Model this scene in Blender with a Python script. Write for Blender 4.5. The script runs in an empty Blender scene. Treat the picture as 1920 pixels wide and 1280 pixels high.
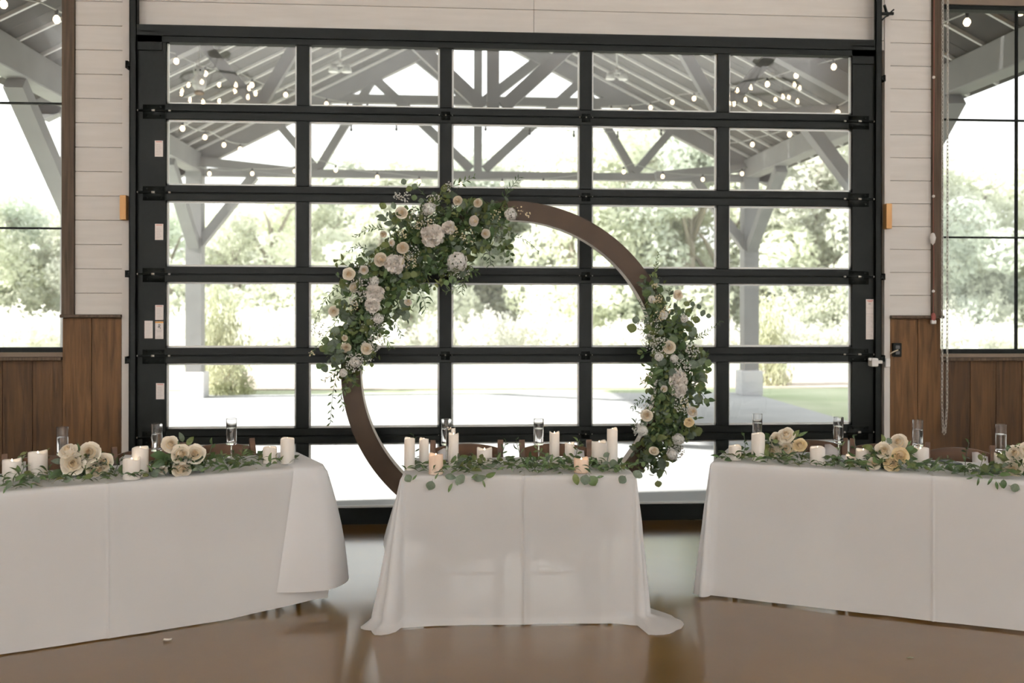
import bpy, bmesh, math, random
from mathutils import Vector, Matrix, noise

sc = bpy.context.scene
COL = sc.collection
PI = math.pi
# ------------------------------------------------------------------ camera
F, CX, CY = 1800.0, 960.0, 569.0          # focal length and principal point in pixels of a 1920x1280 frame
YAW, ROLL, EYE = 0.06958, -0.0018, 1.68
cam_d = bpy.data.cameras.new('camera'); cam = bpy.data.objects.new('camera', cam_d); COL.objects.link(cam)
cam_d.sensor_width = 36.0; cam_d.lens = F / 1920 * 36
cam_d.shift_y = (CY - 640) / 1920
cam_d.clip_end = 500
cam.matrix_world = (Matrix.Translation((0, 0, EYE)) @ Matrix.Rotation(-YAW, 4, 'Z')
                    @ Matrix.Rotation(PI / 2, 4, 'X') @ Matrix.Rotation(-ROLL, 4, 'Z'))
cam_d.dof.use_dof = True; cam_d.dof.focus_distance = 5.7; cam_d.dof.aperture_fstop = 1.8
sc.camera = cam
# ------------------------------------------------------------------ world, sun, exposure
w = bpy.data.worlds.new('hazy_sky'); sc.world = w; w.use_nodes = True
bg = w.node_tree.nodes['Background']
bg.inputs['Color'].default_value = (0.955, 0.975, 0.975, 1); bg.inputs['Strength'].default_value = 1.55
sun_d = bpy.data.lights.new('sun', 'SUN'); sun = bpy.data.objects.new('sun', sun_d); COL.objects.link(sun)
sun_d.energy = 12.5; sun_d.angle = 0.012; sun_d.color = (1.0, 0.96, 0.9)
SUN_TO = Vector((-0.85, -0.07, 0.435)).normalized()
sun.rotation_euler = SUN_TO.to_track_quat('Z', 'Y').to_euler(); sun.location = (-20, 5, 15)
sc.view_settings.view_transform = 'Standard'; sc.view_settings.look = 'None'
sc.view_settings.exposure = 0.42; sc.view_settings.gamma = 1.0; sc.view_settings.use_curve_mapping = False
sc.cycles.use_denoising = True
sc.cycles.max_bounces = 10; sc.cycles.transparent_max_bounces = 24; sc.cycles.transmission_bounces = 10
sc.cycles.diffuse_bounces = 5; sc.cycles.glossy_bounces = 4
sc.cycles.sample_clamp_indirect = 4.0; sc.cycles.caustics_reflective = False; sc.cycles.caustics_refractive = False

# ------------------------------------------------------------------ measuring helpers (pixel of the photo -> point in the room)
_c, _s = math.cos(YAW), math.sin(YAW)
def ray(px, py):
    u0, v0 = px - CX, py - CY
    cr, sr = math.cos(ROLL), math.sin(ROLL)
    u = u0 * cr + v0 * sr; v = -u0 * sr + v0 * cr
    return Vector((u * _c + F * _s, -u * _s + F * _c, -v))
O = Vector((0, 0, EYE))
def PY(px, py, y): d = ray(px, py); return O + d * (y / d.y)
def PZ(px, py, z): d = ray(px, py); return O + d * ((z - EYE) / d.z)
def PD(px, py, p0, n): d = ray(px, py); return O + d * ((p0 - O).dot(n) / d.dot(n))
def pxm(p):                                    # pixels per metre at a point
    return F / (p.x * _s + p.y * _c)

# ------------------------------------------------------------------ materials
def mat(name, col, rough=0.6, metal=0.0, spec=0.5, **kw):
    m = bpy.data.materials.new(name); m.use_nodes = True
    b = m.node_tree.nodes['Principled BSDF']
    b.inputs['Base Color'].default_value = (*col, 1); b.inputs['Roughness'].default_value = rough
    b.inputs['Metallic'].default_value = metal; b.inputs['Specular IOR Level'].default_value = spec
    for k, v in kw.items(): b.inputs[k.replace('_', ' ')].default_value = v
    return m
def N(m, t, **kw):
    n = m.node_tree.nodes.new(t)
    for k, v in kw.items(): setattr(n, k, v)
    return n
def L(m, a, b): m.node_tree.links.new(a, b)
def vary(m, c1, c2, scale=(1, 1, 1), nscale=5, detail=4, bump=0.0, rnd=0.0, coords='Object', lo=.3, hi=.7, dist=0.0):
    """noise-mixed base colour, optional random shade for each object and bump"""
    b = m.node_tree.nodes['Principled BSDF']
    tc = N(m, 'ShaderNodeTexCoord'); mp = N(m, 'ShaderNodeMapping'); mp.inputs['Scale'].default_value = scale
    L(m, tc.outputs[coords], mp.inputs['Vector'])
    oi = N(m, 'ShaderNodeObjectInfo')
    ad = N(m, 'ShaderNodeVectorMath', operation='ADD'); mu = N(m, 'ShaderNodeMath', operation='MULTIPLY'); mu.inputs[1].default_value = 37.0
    L(m, oi.outputs['Random'], mu.inputs[0]); L(m, mp.outputs[0], ad.inputs[0]); L(m, mu.outputs[0], ad.inputs[1])
    nz = N(m, 'ShaderNodeTexNoise'); nz.inputs['Scale'].default_value = nscale; nz.inputs['Detail'].default_value = detail
    nz.inputs['Distortion'].default_value = dist
    L(m, ad.outputs[0], nz.inputs['Vector'])
    rp = N(m, 'ShaderNodeValToRGB'); rp.color_ramp.elements[0].position = lo; rp.color_ramp.elements[1].position = hi
    rp.color_ramp.elements[0].color = (*c1, 1); rp.color_ramp.elements[1].color = (*c2, 1)
    L(m, nz.outputs['Fac'], rp.inputs[0])
    out = rp.outputs[0]
    if rnd:
        hs = N(m, 'ShaderNodeHueSaturation'); mr = N(m, 'ShaderNodeMapRange')
        mr.inputs['To Min'].default_value = 1 - rnd; mr.inputs['To Max'].default_value = 1 + rnd
        L(m, oi.outputs['Random'], mr.inputs['Value']); L(m, mr.outputs[0], hs.inputs['Value']); L(m, out, hs.inputs['Color'])
        out = hs.outputs[0]
    L(m, out, b.inputs['Base Color'])
    if bump:
        bp = N(m, 'ShaderNodeBump'); bp.inputs['Strength'].default_value = bump; bp.inputs['Distance'].default_value = 0.01
        L(m, nz.outputs['Fac'], bp.inputs['Height']); L(m, bp.outputs[0], b.inputs['Normal'])
    return m
def translucent(m, fac, col=None, use_base=True):
    nt = m.node_tree; b = nt.nodes['Principled BSDF']; o = nt.nodes['Material Output']
    t = N(m, 'ShaderNodeBsdfTranslucent'); mx = N(m, 'ShaderNodeMixShader'); mx.inputs[0].default_value = fac
    bc = b.inputs['Base Color']
    if col: t.inputs['Color'].default_value = (*col, 1)
    elif bc.links: L(m, bc.links[0].from_socket, t.inputs['Color'])
    else: t.inputs['Color'].default_value = bc.default_value
    L(m, b.outputs[0], mx.inputs[1]); L(m, t.outputs[0], mx.inputs[2]); L(m, mx.outputs[0], o.inputs['Surface'])
    return m
def glass_pane(name, tint=(.99, .995, .99), f0=.03):
    m = bpy.data.materials.new(name); m.use_nodes = True; nt = m.node_tree
    nt.nodes.remove(nt.nodes['Principled BSDF'])
    tr = N(m, 'ShaderNodeBsdfTransparent'); tr.inputs[0].default_value = (*tint, 1)
    gl = N(m, 'ShaderNodeBsdfGlossy'); gl.inputs['Roughness'].default_value = 0.0; gl.inputs[0].default_value = (1, 1, 1, 1)
    lw = N(m, 'ShaderNodeLayerWeight'); lw.inputs[0].default_value = .5
    pw = N(m, 'ShaderNodeMath', operation='POWER'); pw.inputs[1].default_value = 5.0      # Schlick reflectance, the same from both faces
    mr = N(m, 'ShaderNodeMapRange'); mr.inputs['To Min'].default_value = f0; mr.inputs['To Max'].default_value = 1.0; mx = N(m, 'ShaderNodeMixShader')
    L(m, lw.outputs['Facing'], pw.inputs[0]); L(m, pw.outputs[0], mr.inputs['Value'])
    L(m, mr.outputs[0], mx.inputs[0]); L(m, tr.outputs[0], mx.inputs[1]); L(m, gl.outputs[0], mx.inputs[2])
    L(m, mx.outputs[0], nt.nodes['Material Output'].inputs[0])
    return m
def emit(name, col, s):
    m = bpy.data.materials.new(name); m.use_nodes = True; nt = m.node_tree
    nt.nodes.remove(nt.nodes['Principled BSDF'])
    e = N(m, 'ShaderNodeEmission'); e.inputs[0].default_value = (*col, 1); e.inputs[1].default_value = s
    L(m, e.outputs[0], nt.nodes['Material Output'].inputs[0]); return m

M = {}
M['black'] = vary(mat('black_metal', (.02, .022, .02), .5, spec=.06), (.0022, .0028, .0024), (.0042, .0048, .0042), nscale=30)
M['bead'] = mat('glazing_bead', (.9, .92, .92), .5)
M['white_board'] = vary(mat('white_board', (.8, .77, .73), .55), (.57, .545, .51), (.625, .60, .565), scale=(.6, 1, 6), nscale=4, bump=.05, rnd=.03)
M['white_trim'] = mat('white_trim', (.6, .57, .535), .5)
M['ceiling'] = mat('ceiling_white', (.84, .83, .82), .8)
M['plaster'] = mat('wall_paint', (.76, .75, .74), .8)
M['gap'] = mat('dark_gap', (.12, .09, .065), .9)
M['plank'] = vary(mat('barn_wood', (.1, .05, .025), .6, spec=.12), (.018, .008, .0027), (.074, .037, .014), scale=(9, 9, .7), nscale=3.2, detail=7, bump=.25, rnd=.38, lo=.28, hi=.75, dist=.8)
M['post_wood'] = vary(mat('trim_wood', (.1, .06, .035), .65, spec=.12), (.020, .013, .008), (.06, .041, .026), scale=(14, 14, .6), nscale=4, detail=7, bump=.3, rnd=.1)
M['floor'] = vary(mat('polished_concrete', (.2, .13, .08), .3), (.078, .038, .0055), (.118, .060, .012), nscale=1.6, detail=9, lo=.25, hi=.75)
fb = M['floor'].node_tree.nodes['Principled BSDF']
fb.inputs['Roughness'].default_value = .34; fb.inputs['Specular IOR Level'].default_value = .05
fb.inputs['Coat Weight'].default_value = 1.0; fb.inputs['Coat Roughness'].default_value = .15; fb.inputs['Coat IOR'].default_value = 1.5
M['glass'] = glass_pane('window_glass')
M['sticker'] = mat('sticker', (.78, .72, .69), .6)
M['sticker_red'] = mat('sticker_red', (.6, .2, .15), .6)
M['sticker_grey'] = mat('sticker_grey', (.45, .42, .41), .6)
M['sticker_orange'] = mat('sticker_orange', (.75, .38, .1), .6)
M['ink'] = mat('ink', (.05, .05, .05), .7)
M['steel'] = mat('zinc_steel', (.5, .48, .44), .42, metal=.8)
M['pine'] = vary(mat('pine_block', (.6, .33, .12), .6), (.50, .26, .09), (.62, .36, .15), scale=(8, 8, 1), nscale=4)
M['ring'] = vary(mat('stained_board', (.11, .07, .04), .6, spec=.15), (.017, .0088, .0036), (.024, .0132, .0058), nscale=6, detail=6)
M['ring_edge_lit'] = mat('lit_board_edge', (.62, .56, .5), .6)  # pale tone painted in for daylight falling on the rim
M['linen'] = vary(mat('white_linen', (.84, .82, .8), .85, spec=.15), (.91, .915, .925), (.95, .955, .965), scale=(1, 1, 1), nscale=2.5, detail=6, bump=.18)
translucent(M['linen'], .40, (.86, .88, .92))
def sheer(m, f):                                     # loose weave: some light passes straight between the threads
    o = m.node_tree.nodes['Material Output']; src = o.inputs['Surface'].links[0].from_socket
    t = N(m, 'ShaderNodeBsdfTransparent'); mx = N(m, 'ShaderNodeMixShader'); mx.inputs[0].default_value = f
    L(m, src, mx.inputs[1]); L(m, t.outputs[0], mx.inputs[2]); L(m, mx.outputs[0], o.inputs['Surface'])
M['linen_sheer'] = M['linen'].copy(); M['linen_sheer'].name = 'sheer_linen'; sheer(M['linen_sheer'], .13); sheer(M['linen'], .03)
M['napkin'] = translucent(mat('napkin', (.82, .81, .82), .9, spec=.1), .35)
M['table_top'] = mat('folding_table_plastic', (.6, .57, .52), .6)
M['leg_metal'] = mat('table_leg_metal', (.06, .06, .06), .4, metal=.6)
M['chair'] = vary(mat('fruitwood', (.1, .05, .02), .45, spec=.25), (.028, .012, .0045), (.062, .028, .011), scale=(1.2, 8, 8), nscale=3, detail=5)
M['chair_pad'] = mat('ivory_pad', (.6, .52, .42), .6)
M['wax'] = translucent(mat('wax', (.92, .905, .885), .5, spec=.3), .25, (.97, .88, .78))
M['wax_warm'] = translucent(mat('wax_glow', (.88, .74, .62), .5, spec=.3), .25, (.98, .72, .5))  # peach tone puts the inner LED glow into the wax colour
M['flame'] = emit('led_flame', (1.0, .75, .48), 6.0)
M['clear'] = mat('flute_glass', (1, 1, 1), 0.0, Transmission_Weight=1.0, IOR=1.46)
M['drink'] = mat('clear_drink', (1, 1, 1), 0.0, Transmission_Weight=1.0, IOR=1.33)
M['rose'] = translucent(vary(mat('rose_petal', (.86, .77, .62), .6, spec=.2), (.91, .83, .69), (.95, .91, .84), nscale=9, detail=2), .14)
M['rose_core'] = translucent(mat('rose_heart', (.90, .77, .58), .6, spec=.2), .14)
M['rose_warm'] = translucent(vary(mat('rose_petal_warm', (.84, .65, .4), .6, spec=.2), (.88, .72, .45), (.93, .83, .62), nscale=9, detail=2), .14)
M['carnation'] = translucent(vary(mat('carnation_petal', (.84, .76, .67), .7, spec=.15), (.92, .87, .81), (.95, .92, .88), nscale=12, detail=2), .14)
M['white_petal'] = translucent(mat('white_petal', (.86, .85, .82), .7, spec=.15), .3)
M['cream_bud'] = translucent(mat('cream_bud', (.78, .70, .50), .7, spec=.15), .25)
def leafmat(name, a, b, tf, tc, rough=.4):
    m = vary(mat(name, a, rough, spec=.2), a, b, nscale=6, detail=2, rnd=.3)
    return translucent(m, tf, tc)
M['leaf_dark'] = leafmat('ruscus_leaf', (.018, .035, .014), (.045, .075, .028), .2, (.12, .19, .05))
M['leaf_mid'] = leafmat('salal_leaf', (.04, .065, .025), (.085, .12, .05), .25, (.2, .27, .08))
M['leaf_silver'] = leafmat('eucalyptus_leaf', (.05, .066, .046), (.105, .13, .10), .25, (.2, .26, .12), .55)
M['leaf_olive'] = leafmat('eucalyptus_olive', (.055, .07, .022), (.10, .115, .045), .25, (.24, .28, .07), .55)
M['stem'] = mat('stem', (.09, .085, .04), .7)
# outdoors
M['pav'] = vary(mat('pavilion_grey', (.42, .42, .41), .7), (.24, .24, .24), (.28, .28, .28), scale=(1, 1, 1), nscale=3, rnd=.04)
M['pav_deck'] = vary(mat('roof_deck', (.26, .26, .24), .8), (.055, .054, .047), (.075, .073, .064), nscale=2, rnd=.05)
M['pav_rafter'] = mat('rafter_lit', (.82, .82, .79), .7)  # pale tone stands in for daylight on the rafter sides
M['pedestal'] = mat('pedestal_white', (.66, .66, .68), .7)
M['slab'] = vary(mat('patio_concrete', (.6, .6, .6), .8, spec=.2), (.43, .44, .45), (.49, .495, .50), nscale=1.2, detail=6)
M['lawn'] = vary(mat('lawn', (.45, .52, .36), .95, spec=.05), (.36, .43, .27), (.55, .58, .44), nscale=.6, detail=8)
M['gravel'] = vary(mat('gravel_path', (.62, .54, .47), .95, spec=.05), (.42, .36, .31), (.52, .46, .41), nscale=3, detail=8)
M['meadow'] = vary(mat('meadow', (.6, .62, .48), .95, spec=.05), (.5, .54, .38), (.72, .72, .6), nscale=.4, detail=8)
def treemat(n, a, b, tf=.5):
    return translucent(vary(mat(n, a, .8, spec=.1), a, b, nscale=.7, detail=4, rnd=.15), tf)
M['tree_a'] = treemat('tree_leaves_pale', (.66, .68, .58), (.84, .855, .78))  # tree leaf tones lightened to carry outdoor haze and overexposure
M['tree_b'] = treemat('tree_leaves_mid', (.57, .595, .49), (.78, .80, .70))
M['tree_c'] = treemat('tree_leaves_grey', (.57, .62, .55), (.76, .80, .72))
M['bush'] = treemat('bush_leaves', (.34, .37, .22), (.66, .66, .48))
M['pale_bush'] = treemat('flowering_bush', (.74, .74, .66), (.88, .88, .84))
M['bark'] = mat('bark', (.3, .27, .23), .9)
M['cable'] = mat('light_cable', (.45, .45, .43), .6)
M['cable_dark'] = mat('socket_black', (.03, .03, .03), .6)
M['bulb'] = emit('lit_bulb', (1.0, .80, .55), 3.2)
M['bulb_off'] = mat('unlit_bulb', (.75, .75, .72), .2)
M['chand'] = emit('chandelier_bulb', (1.0, .74, .46), 60.0)
M['iron'] = mat('wrought_iron', (.03, .03, .03), .6)
M['owl'] = vary(mat('owl_plastic', (.6, .6, .58), .7), (.7, .7, .68), (.88, .88, .86), nscale=30)
M['owl_base'] = mat('owl_base', (.25, .16, .08), .7)
M['red_cord'] = mat('red_cord', (.17, .04, .03), .7)
M['white_plastic'] = mat('white_plastic', (.7, .69, .67), .5)
M['phone'] = mat('phone_case', (.02, .025, .035), .3)
M['paper'] = mat('paper', (.7, .69, .68), .8)
M['tan_cable'] = mat('tan_cable', (.45, .38, .28), .6)

# ------------------------------------------------------------------ mesh builder
class MB:
    def __init__(s): s.v = []; s.f = []; s.m = []; s.cur = 0
    def add(s, vs, fs):
        o = len(s.v); s.v += [tuple(v) for v in vs]; s.f += [tuple(i + o for i in f) for f in fs]; s.m += [s.cur] * len(fs); return s
    def box(s, a, b):
        x0, y0, z0 = a; x1, y1, z1 = b
        return s.add([(x0, y0, z0), (x1, y0, z0), (x1, y1, z0), (x0, y1, z0), (x0, y0, z1), (x1, y0, z1), (x1, y1, z1), (x0, y1, z1)],
                     [(0, 3, 2, 1), (4, 5, 6, 7), (0, 1, 5, 4), (1, 2, 6, 5), (2, 3, 7, 6), (3, 0, 4, 7)])
    def bevbox(s, a, b, r=.004):
        x0, y0, z0 = a; x1, y1, z1 = b; V = []; 
        for z, i in ((z0, r), (z0 + r, 0), (z1 - r, 0), (z1, r)):
            V += [(x0 + i, y0 + i, z), (x1 - i, y0 + i, z), (x1 - i, y1 - i, z), (x0 + i, y1 - i, z)]
        Fs = [(0, 3, 2, 1), (12, 13, 14, 15)]
        for k in range(3):
            for j in range(4): Fs.append((k * 4 + j, k * 4 + (j + 1) % 4, k * 4 + 4 + (j + 1) % 4, k * 4 + 4 + j))
        return s.add(V, Fs)
    def bar(s, p, q, wd, ht, up=(0, 0, 1)):
        p, q = Vector(p), Vector(q); d = (q - p).normalized(); up = Vector(up)
        if abs(d.dot(up)) > .98: up = Vector((0, 1, 0))
        r = d.cross(up).normalized() * wd / 2; u = r.cross(d).normalized() * ht / 2
        V = [p - r - u, p + r - u, p + r + u, p - r + u, q - r - u, q + r - u, q + r + u, q - r + u]
        return s.add(V, [(0, 1, 2, 3), (7, 6, 5, 4), (0, 4, 5, 1), (1, 5, 6, 2), (2, 6, 7, 3), (3, 7, 4, 0)])
    def tube(s, pts, r, n=6, caps=True):
        pts = [Vector(p) for p in pts]; R = r if isinstance(r, (list, tuple)) else [r] * len(pts)
        V = []; prev = None
        for i, p in enumerate(pts):
            d = (pts[min(i + 1, len(pts) - 1)] - pts[max(i - 1, 0)]).normalized()
            a = Vector((0, 0, 1)) if abs(d.z) < .9 else Vector((1, 0, 0))
            if prev is not None: a = prev
            x = (a - d * a.dot(d)).normalized(); prev = x; y = d.cross(x)
            for k in range(n): V.append(p + (x * math.cos(2 * PI * k / n) + y * math.sin(2 * PI * k / n)) * R[i])
        Fs = [(i * n + k, i * n + (k + 1) % n, (i + 1) * n + (k + 1) % n, (i + 1) * n + k) for i in range(len(pts) - 1) for k in range(n)]
        if caps: Fs += [tuple(reversed(range(n))), tuple(range((len(pts) - 1) * n, len(pts) * n))]
        return s.add(V, Fs)
    def lathe(s, prof, n=20, c=(0, 0, 0), fn=None):
        V = []
        for j, (r, z) in enumerate(prof):
            for k in range(n):
                a = 2 * PI * k / n; zz = z + (fn(j, a) if fn else 0)
                V.append((c[0] + r * math.cos(a), c[1] + r * math.sin(a), c[2] + zz))
        Fs = [(j * n + k, j * n + (k + 1) % n, (j + 1) * n + (k + 1) % n, (j + 1) * n + k) for j in range(len(prof) - 1) for k in range(n)]
        if prof[0][0] > 1e-6: Fs.append(tuple(reversed(range(n))))
        if prof[-1][0] > 1e-6: Fs.append(tuple(range((len(prof) - 1) * n, len(prof) * n)))
        return s.add(V, Fs)
    def ball(s, c, r, n=6, m=4, sc3=(1, 1, 1)):
        V = [(c[0], c[1], c[2] - r * sc3[2])]
        for j in range(1, m):
            t = PI * j / m
            for k in range(n): V.append((c[0] + r * sc3[0] * math.sin(t) * math.cos(2 * PI * k / n), c[1] + r * sc3[1] * math.sin(t) * math.sin(2 * PI * k / n), c[2] - r * sc3[2] * math.cos(t)))
        V.append((c[0], c[1], c[2] + r * sc3[2])); Fs = []; T = len(V) - 1
        for k in range(n):
            Fs.append((0, 1 + (k + 1) % n, 1 + k)); Fs.append((T, T - n + k, T - n + (k + 1) % n))
        for j in range(m - 2):
            for k in range(n): Fs.append((1 + j * n + k, 1 + j * n + (k + 1) % n, 1 + (j + 1) * n + (k + 1) % n, 1 + (j + 1) * n + k))
        return s.add(V, Fs)
    def grid(s, P):                                # P[i][j] points
        nu, nv = len(P), len(P[0]); V = [p for row in P for p in row]
        return s.add(V, [(i * nv + j, (i + 1) * nv + j, (i + 1) * nv + j + 1, i * nv + j + 1) for i in range(nu - 1) for j in range(nv - 1)])
    def merge(s, me, mx):
        return s.add([mx @ v.co for v in me.vertices], [tuple(p.vertices) for p in me.polygons])
    def mesh(s, name, mats, smooth=False):
        me = bpy.data.meshes.new(name); me.from_pydata(s.v, [], s.f)
        for m_ in (mats if isinstance(mats, (list, tuple)) else [mats]): me.materials.append(M[m_] if isinstance(m_, str) else m_)
        me.polygons.foreach_set('material_index', s.m)
        if smooth: me.polygons.foreach_set('use_smooth', [True] * len(s.f))
        me.update(); return me
    def build(s, name, mats, parent=None, smooth=False, loc=None, fix=True):
        me = s.mesh(name, mats, smooth)
        if fix:
            bm = bmesh.new(); bm.from_mesh(me); bmesh.ops.recalc_face_normals(bm, faces=bm.faces[:]); bm.to_mesh(me); bm.free()
        return obj(name, me, parent, loc)
def obj(name, me, parent=None, loc=None, mx=None):
    o = bpy.data.objects.new(name, me); COL.objects.link(o)
    if parent: o.parent = parent
    if loc is not None: o.location = loc
    if mx is not None: o.matrix_basis = mx
    return o
def tag(o, label, cat=None, group=None, kind=None):
    o['label'] = label
    if cat: o['category'] = cat
    if group: o['group'] = group
    if kind: o['kind'] = kind
    return o
def empty(name, loc=(0, 0, 0), rz=0.0):
    o = bpy.data.objects.new(name, None); COL.objects.link(o); o.location = loc; o.rotation_euler = (0, 0, rz); o.empty_display_size = .1
    return o
def local(root, p):                                # world point -> child coordinates of an unrotated empty
    return Vector(p) - Vector(root.location)

# ================================================================== THE SETTING
YD = 7.342                        # inner face of the overhead door
YW = 7.46                         # face of the wall backing; boards stand 25 mm proud of it
YB = YW - .028
XL, XR, YR, HC = -7.6, 7.9, -5.6, 7.0
def xw(px, py=600): return PY(px, py, YB).x
def zw(py, px): return PY(px, py, YB).z
tag(MB().box((XL, YR, -.15), (XR, 7.62, 0)).build('floor', 'floor'), 'brown polished concrete floor of the hall', 'floor', kind='structure')
tag(MB().box((XL - .2, YR - .2, HC), (XR + .2, 7.8, HC + .15)).build('ceiling', 'ceiling'), 'white ceiling high above the hall', 'ceiling', kind='structure')
tag(MB().box((XL - .2, YR - .2, -.15), (XR + .2, YR, HC)).build('wall_rear', 'plaster'), 'pale rear wall of the hall behind the photographer', 'wall', kind='structure')
for nm, x0, x1, ww in (('wall_left', XL - .2, XL, 'left'), ('wall_right', XR, XR + .2, 'right')):
    b = MB()
    if ww == 'left': b.box((x0, YR, -.15), (x1, 7.8, HC)); ys = []
    else: b.box((x0, YR, -.15), (x1, 7.8, .95)); b.box((x0, YR, 4.2), (x1, 7.8, HC))
    if ww == 'right': ys = [YR, -4.2, -1.6, -.4, 2.2, 3.4, 6.0, 7.8]
    for i in range(0, len(ys), 2): b.box((x0, ys[i], .95), (x1, ys[i + 1], 4.2))
    tag(b.build(nm, 'plaster'), 'pale %s side wall of the hall' % ww, 'wall', kind='structure')

# door geometry
COLP, SECT = 1.0789, .6096
XM1 = -1.0760                                       # first mullion
GLX0, GLX1 = PY(310, 400, YD).x, PY(1598, 400, YD).x
DX0, DX1 = PY(252, 400, YD).x, PY(1642, 400, YD).x   # door leaf edges
ZB0 = .067                                          # joint under the second section is ZB0 + SECT
GT = EYE + .158                                     # top of glass in the fourth row from the top
# openings in the wall
WL0, WL1 = xw(-330), xw(117); WR0, WR1 = xw(1765), xw(2230)
WZ0L, WZ0R = zw(664, 60), zw(660, 1850)
WZ1L, WZ1R = zw(-60, 60), zw(4, 1850)
OX0, OX1, OZ = DX0 + .06, DX1 - .06, PY(960, 75, YW).z
wall = MB()
Y0, Y1 = YW, YW + .18
wall.box((XL - .2, Y0, -.15), (WL0, Y1, HC)); wall.box((WL0, Y0, -.15), (WL1, Y1, WZ0L)); wall.box((WL0, Y0, WZ1L), (WL1, Y1, HC))
wall.box((WL1, Y0, -.15), (OX0, Y1, HC)); wall.box((OX0, Y0, OZ), (OX1, Y1, HC)); wall.box((OX1, Y0, -.15), (WR0, Y1, HC))
wall.box((WR0, Y0, -.15), (WR1, Y1, WZ0R)); wall.box((WR0, Y0, WZ1R), (WR1, Y1, HC)); wall.box((WR1, Y0, -.15), (XR + .2, Y1, HC))
WALL = tag(wall.build('wall_front', 'gap'), 'front wall with white shiplap boards over brown plank wainscot around the overhead door', 'wall', kind='structure')
def board(x0, x1, z0, z1, m='white_board', nm='board', y0=YB, y1=YW):
    return MB().bevbox((x0, y0, z0), (x1, y1, z1), .003).build(nm, m, WALL)
# white shiplap on both piers and over the door
PITCH = (zw(5.5, 190) - zw(598, 190)) / 13.0
zl0 = zw(598, 190); zr0 = zw(594, 1710)
xa, xb, xc_ = xw(141), xw(229.5), xw(243)
xd, xe, xf = xw(1657), xw(1667.5), xw(1745)
k = 0
while zl0 + k * PITCH < 5.4:
    board(xa, xb - .002, zl0 + k * PITCH + .0012, zl0 + (k + 1) * PITCH - .0012)
    board(xe + .002, xf, zr0 + k * PITCH + .0012, zr0 + (k + 1) * PITCH - .0012); k += 1
board(xa, xb, zl0 + k * PITCH, HC); board(xe, xf, zr0 + k * PITCH, HC)
hx0, hx1 = xw(243), xw(1657); hz = OZ - .03; xmid = xw(1000)
for i in range(7):
    ht = PITCH * (1 if i else .42)
    z0 = hz if i == 0 else hz + PITCH * .42 + (i - 1) * PITCH
    board(hx0, xmid - .0015, z0 + .0012, z0 + ht - .0012); board(xmid + .0015, hx1, z0 + .0012, z0 + ht - .0012)
board(hx0, hx1, hz + PITCH * 6.42, HC)
# white corner trims beside the door
for i, (x0, x1) in enumerate(((xb, xc_), (xd, xe))):
    t = MB().bevbox((x0, YB - .012, 0), (x1, YW, HC), .003).build('trim_%d' % (i + 1), 'white_trim')
    tag(t, 'white vertical casing board %s of the overhead door' % ('left', 'right')[i], 'trim', kind='structure')
# brown post trims beside the windows
for i, (x0, x1, zb) in enumerate(((xw(118), xw(141), zl0 + .02), (xw(1745), xw(1763.5), zr0 + .02))):
    t = MB().bevbox((x0, YB - .03, zb), (x1, YW, HC), .004).build('trim_%d' % (i + 3), 'post_wood')
    tag(t, 'rough brown timber upright beside the %s window' % ('left', 'right')[i], 'trim', kind='structure')
# plank wainscot
cap = zl0
def planks(xs, z1, y0=YB - .01):
    for a, b_ in zip(xs[:-1], xs[1:]): board(a + .0025, b_ - .0025, 0, z1, 'plank', 'plank', y0)
planks([xw(118), xw(173), xw(229.5)], zl0 - .002); planks([xw(1667.5), xw(1720), xw(1763)], zr0 - .002)
gl = [xw(117.5 - 56.5 * i) for i in range(0, 9)][::-1]; planks(gl, WZ0L - .06, YB + .004)
gr = [xw(1763.5)] + [xw(1820 + 48.5 * i) for i in range(0, 10)]; planks(gr, WZ0R - .055, YB + .004)
planks([gl[0] - .24 * i for i in range(12, -1, -1)], zl0, YB + .004); planks([gr[-1] + .2 * i for i in range(0, 14)], zr0, YB + .004)
n = 0
while zl0 + n * PITCH < HC - .1:
    board(XL, gl[0], zl0 + n * PITCH + .002, zl0 + (n + 1) * PITCH - .002); board(gr[-1], XR, zr0 + n * PITCH + .002, zr0 + (n + 1) * PITCH - .002); n += 1
for z1, x0, x1 in ((WZ1L, WL0, WL1), (WZ1R, WR0, WR1)):
    board(x0, x1, z1 + .09, HC)
for x0, x1, z, y0 in ((xw(117), xw(230), zl0 + .012, .055), (xw(1667), xw(1764.5), zr0 + .012, .055)):
    board(x0, x1, z - .012, z + .012, 'post_wood', 'ledge', YB - y0)
for x0, x1, z in ((gl[0], xw(117.6), WZ0L - .045), (xw(1763.8), gr[-1], WZ0R - .04)):
    board(x0, x1, z - .014, z + .012, 'post_wood', 'ledge', YB - .035)
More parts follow.
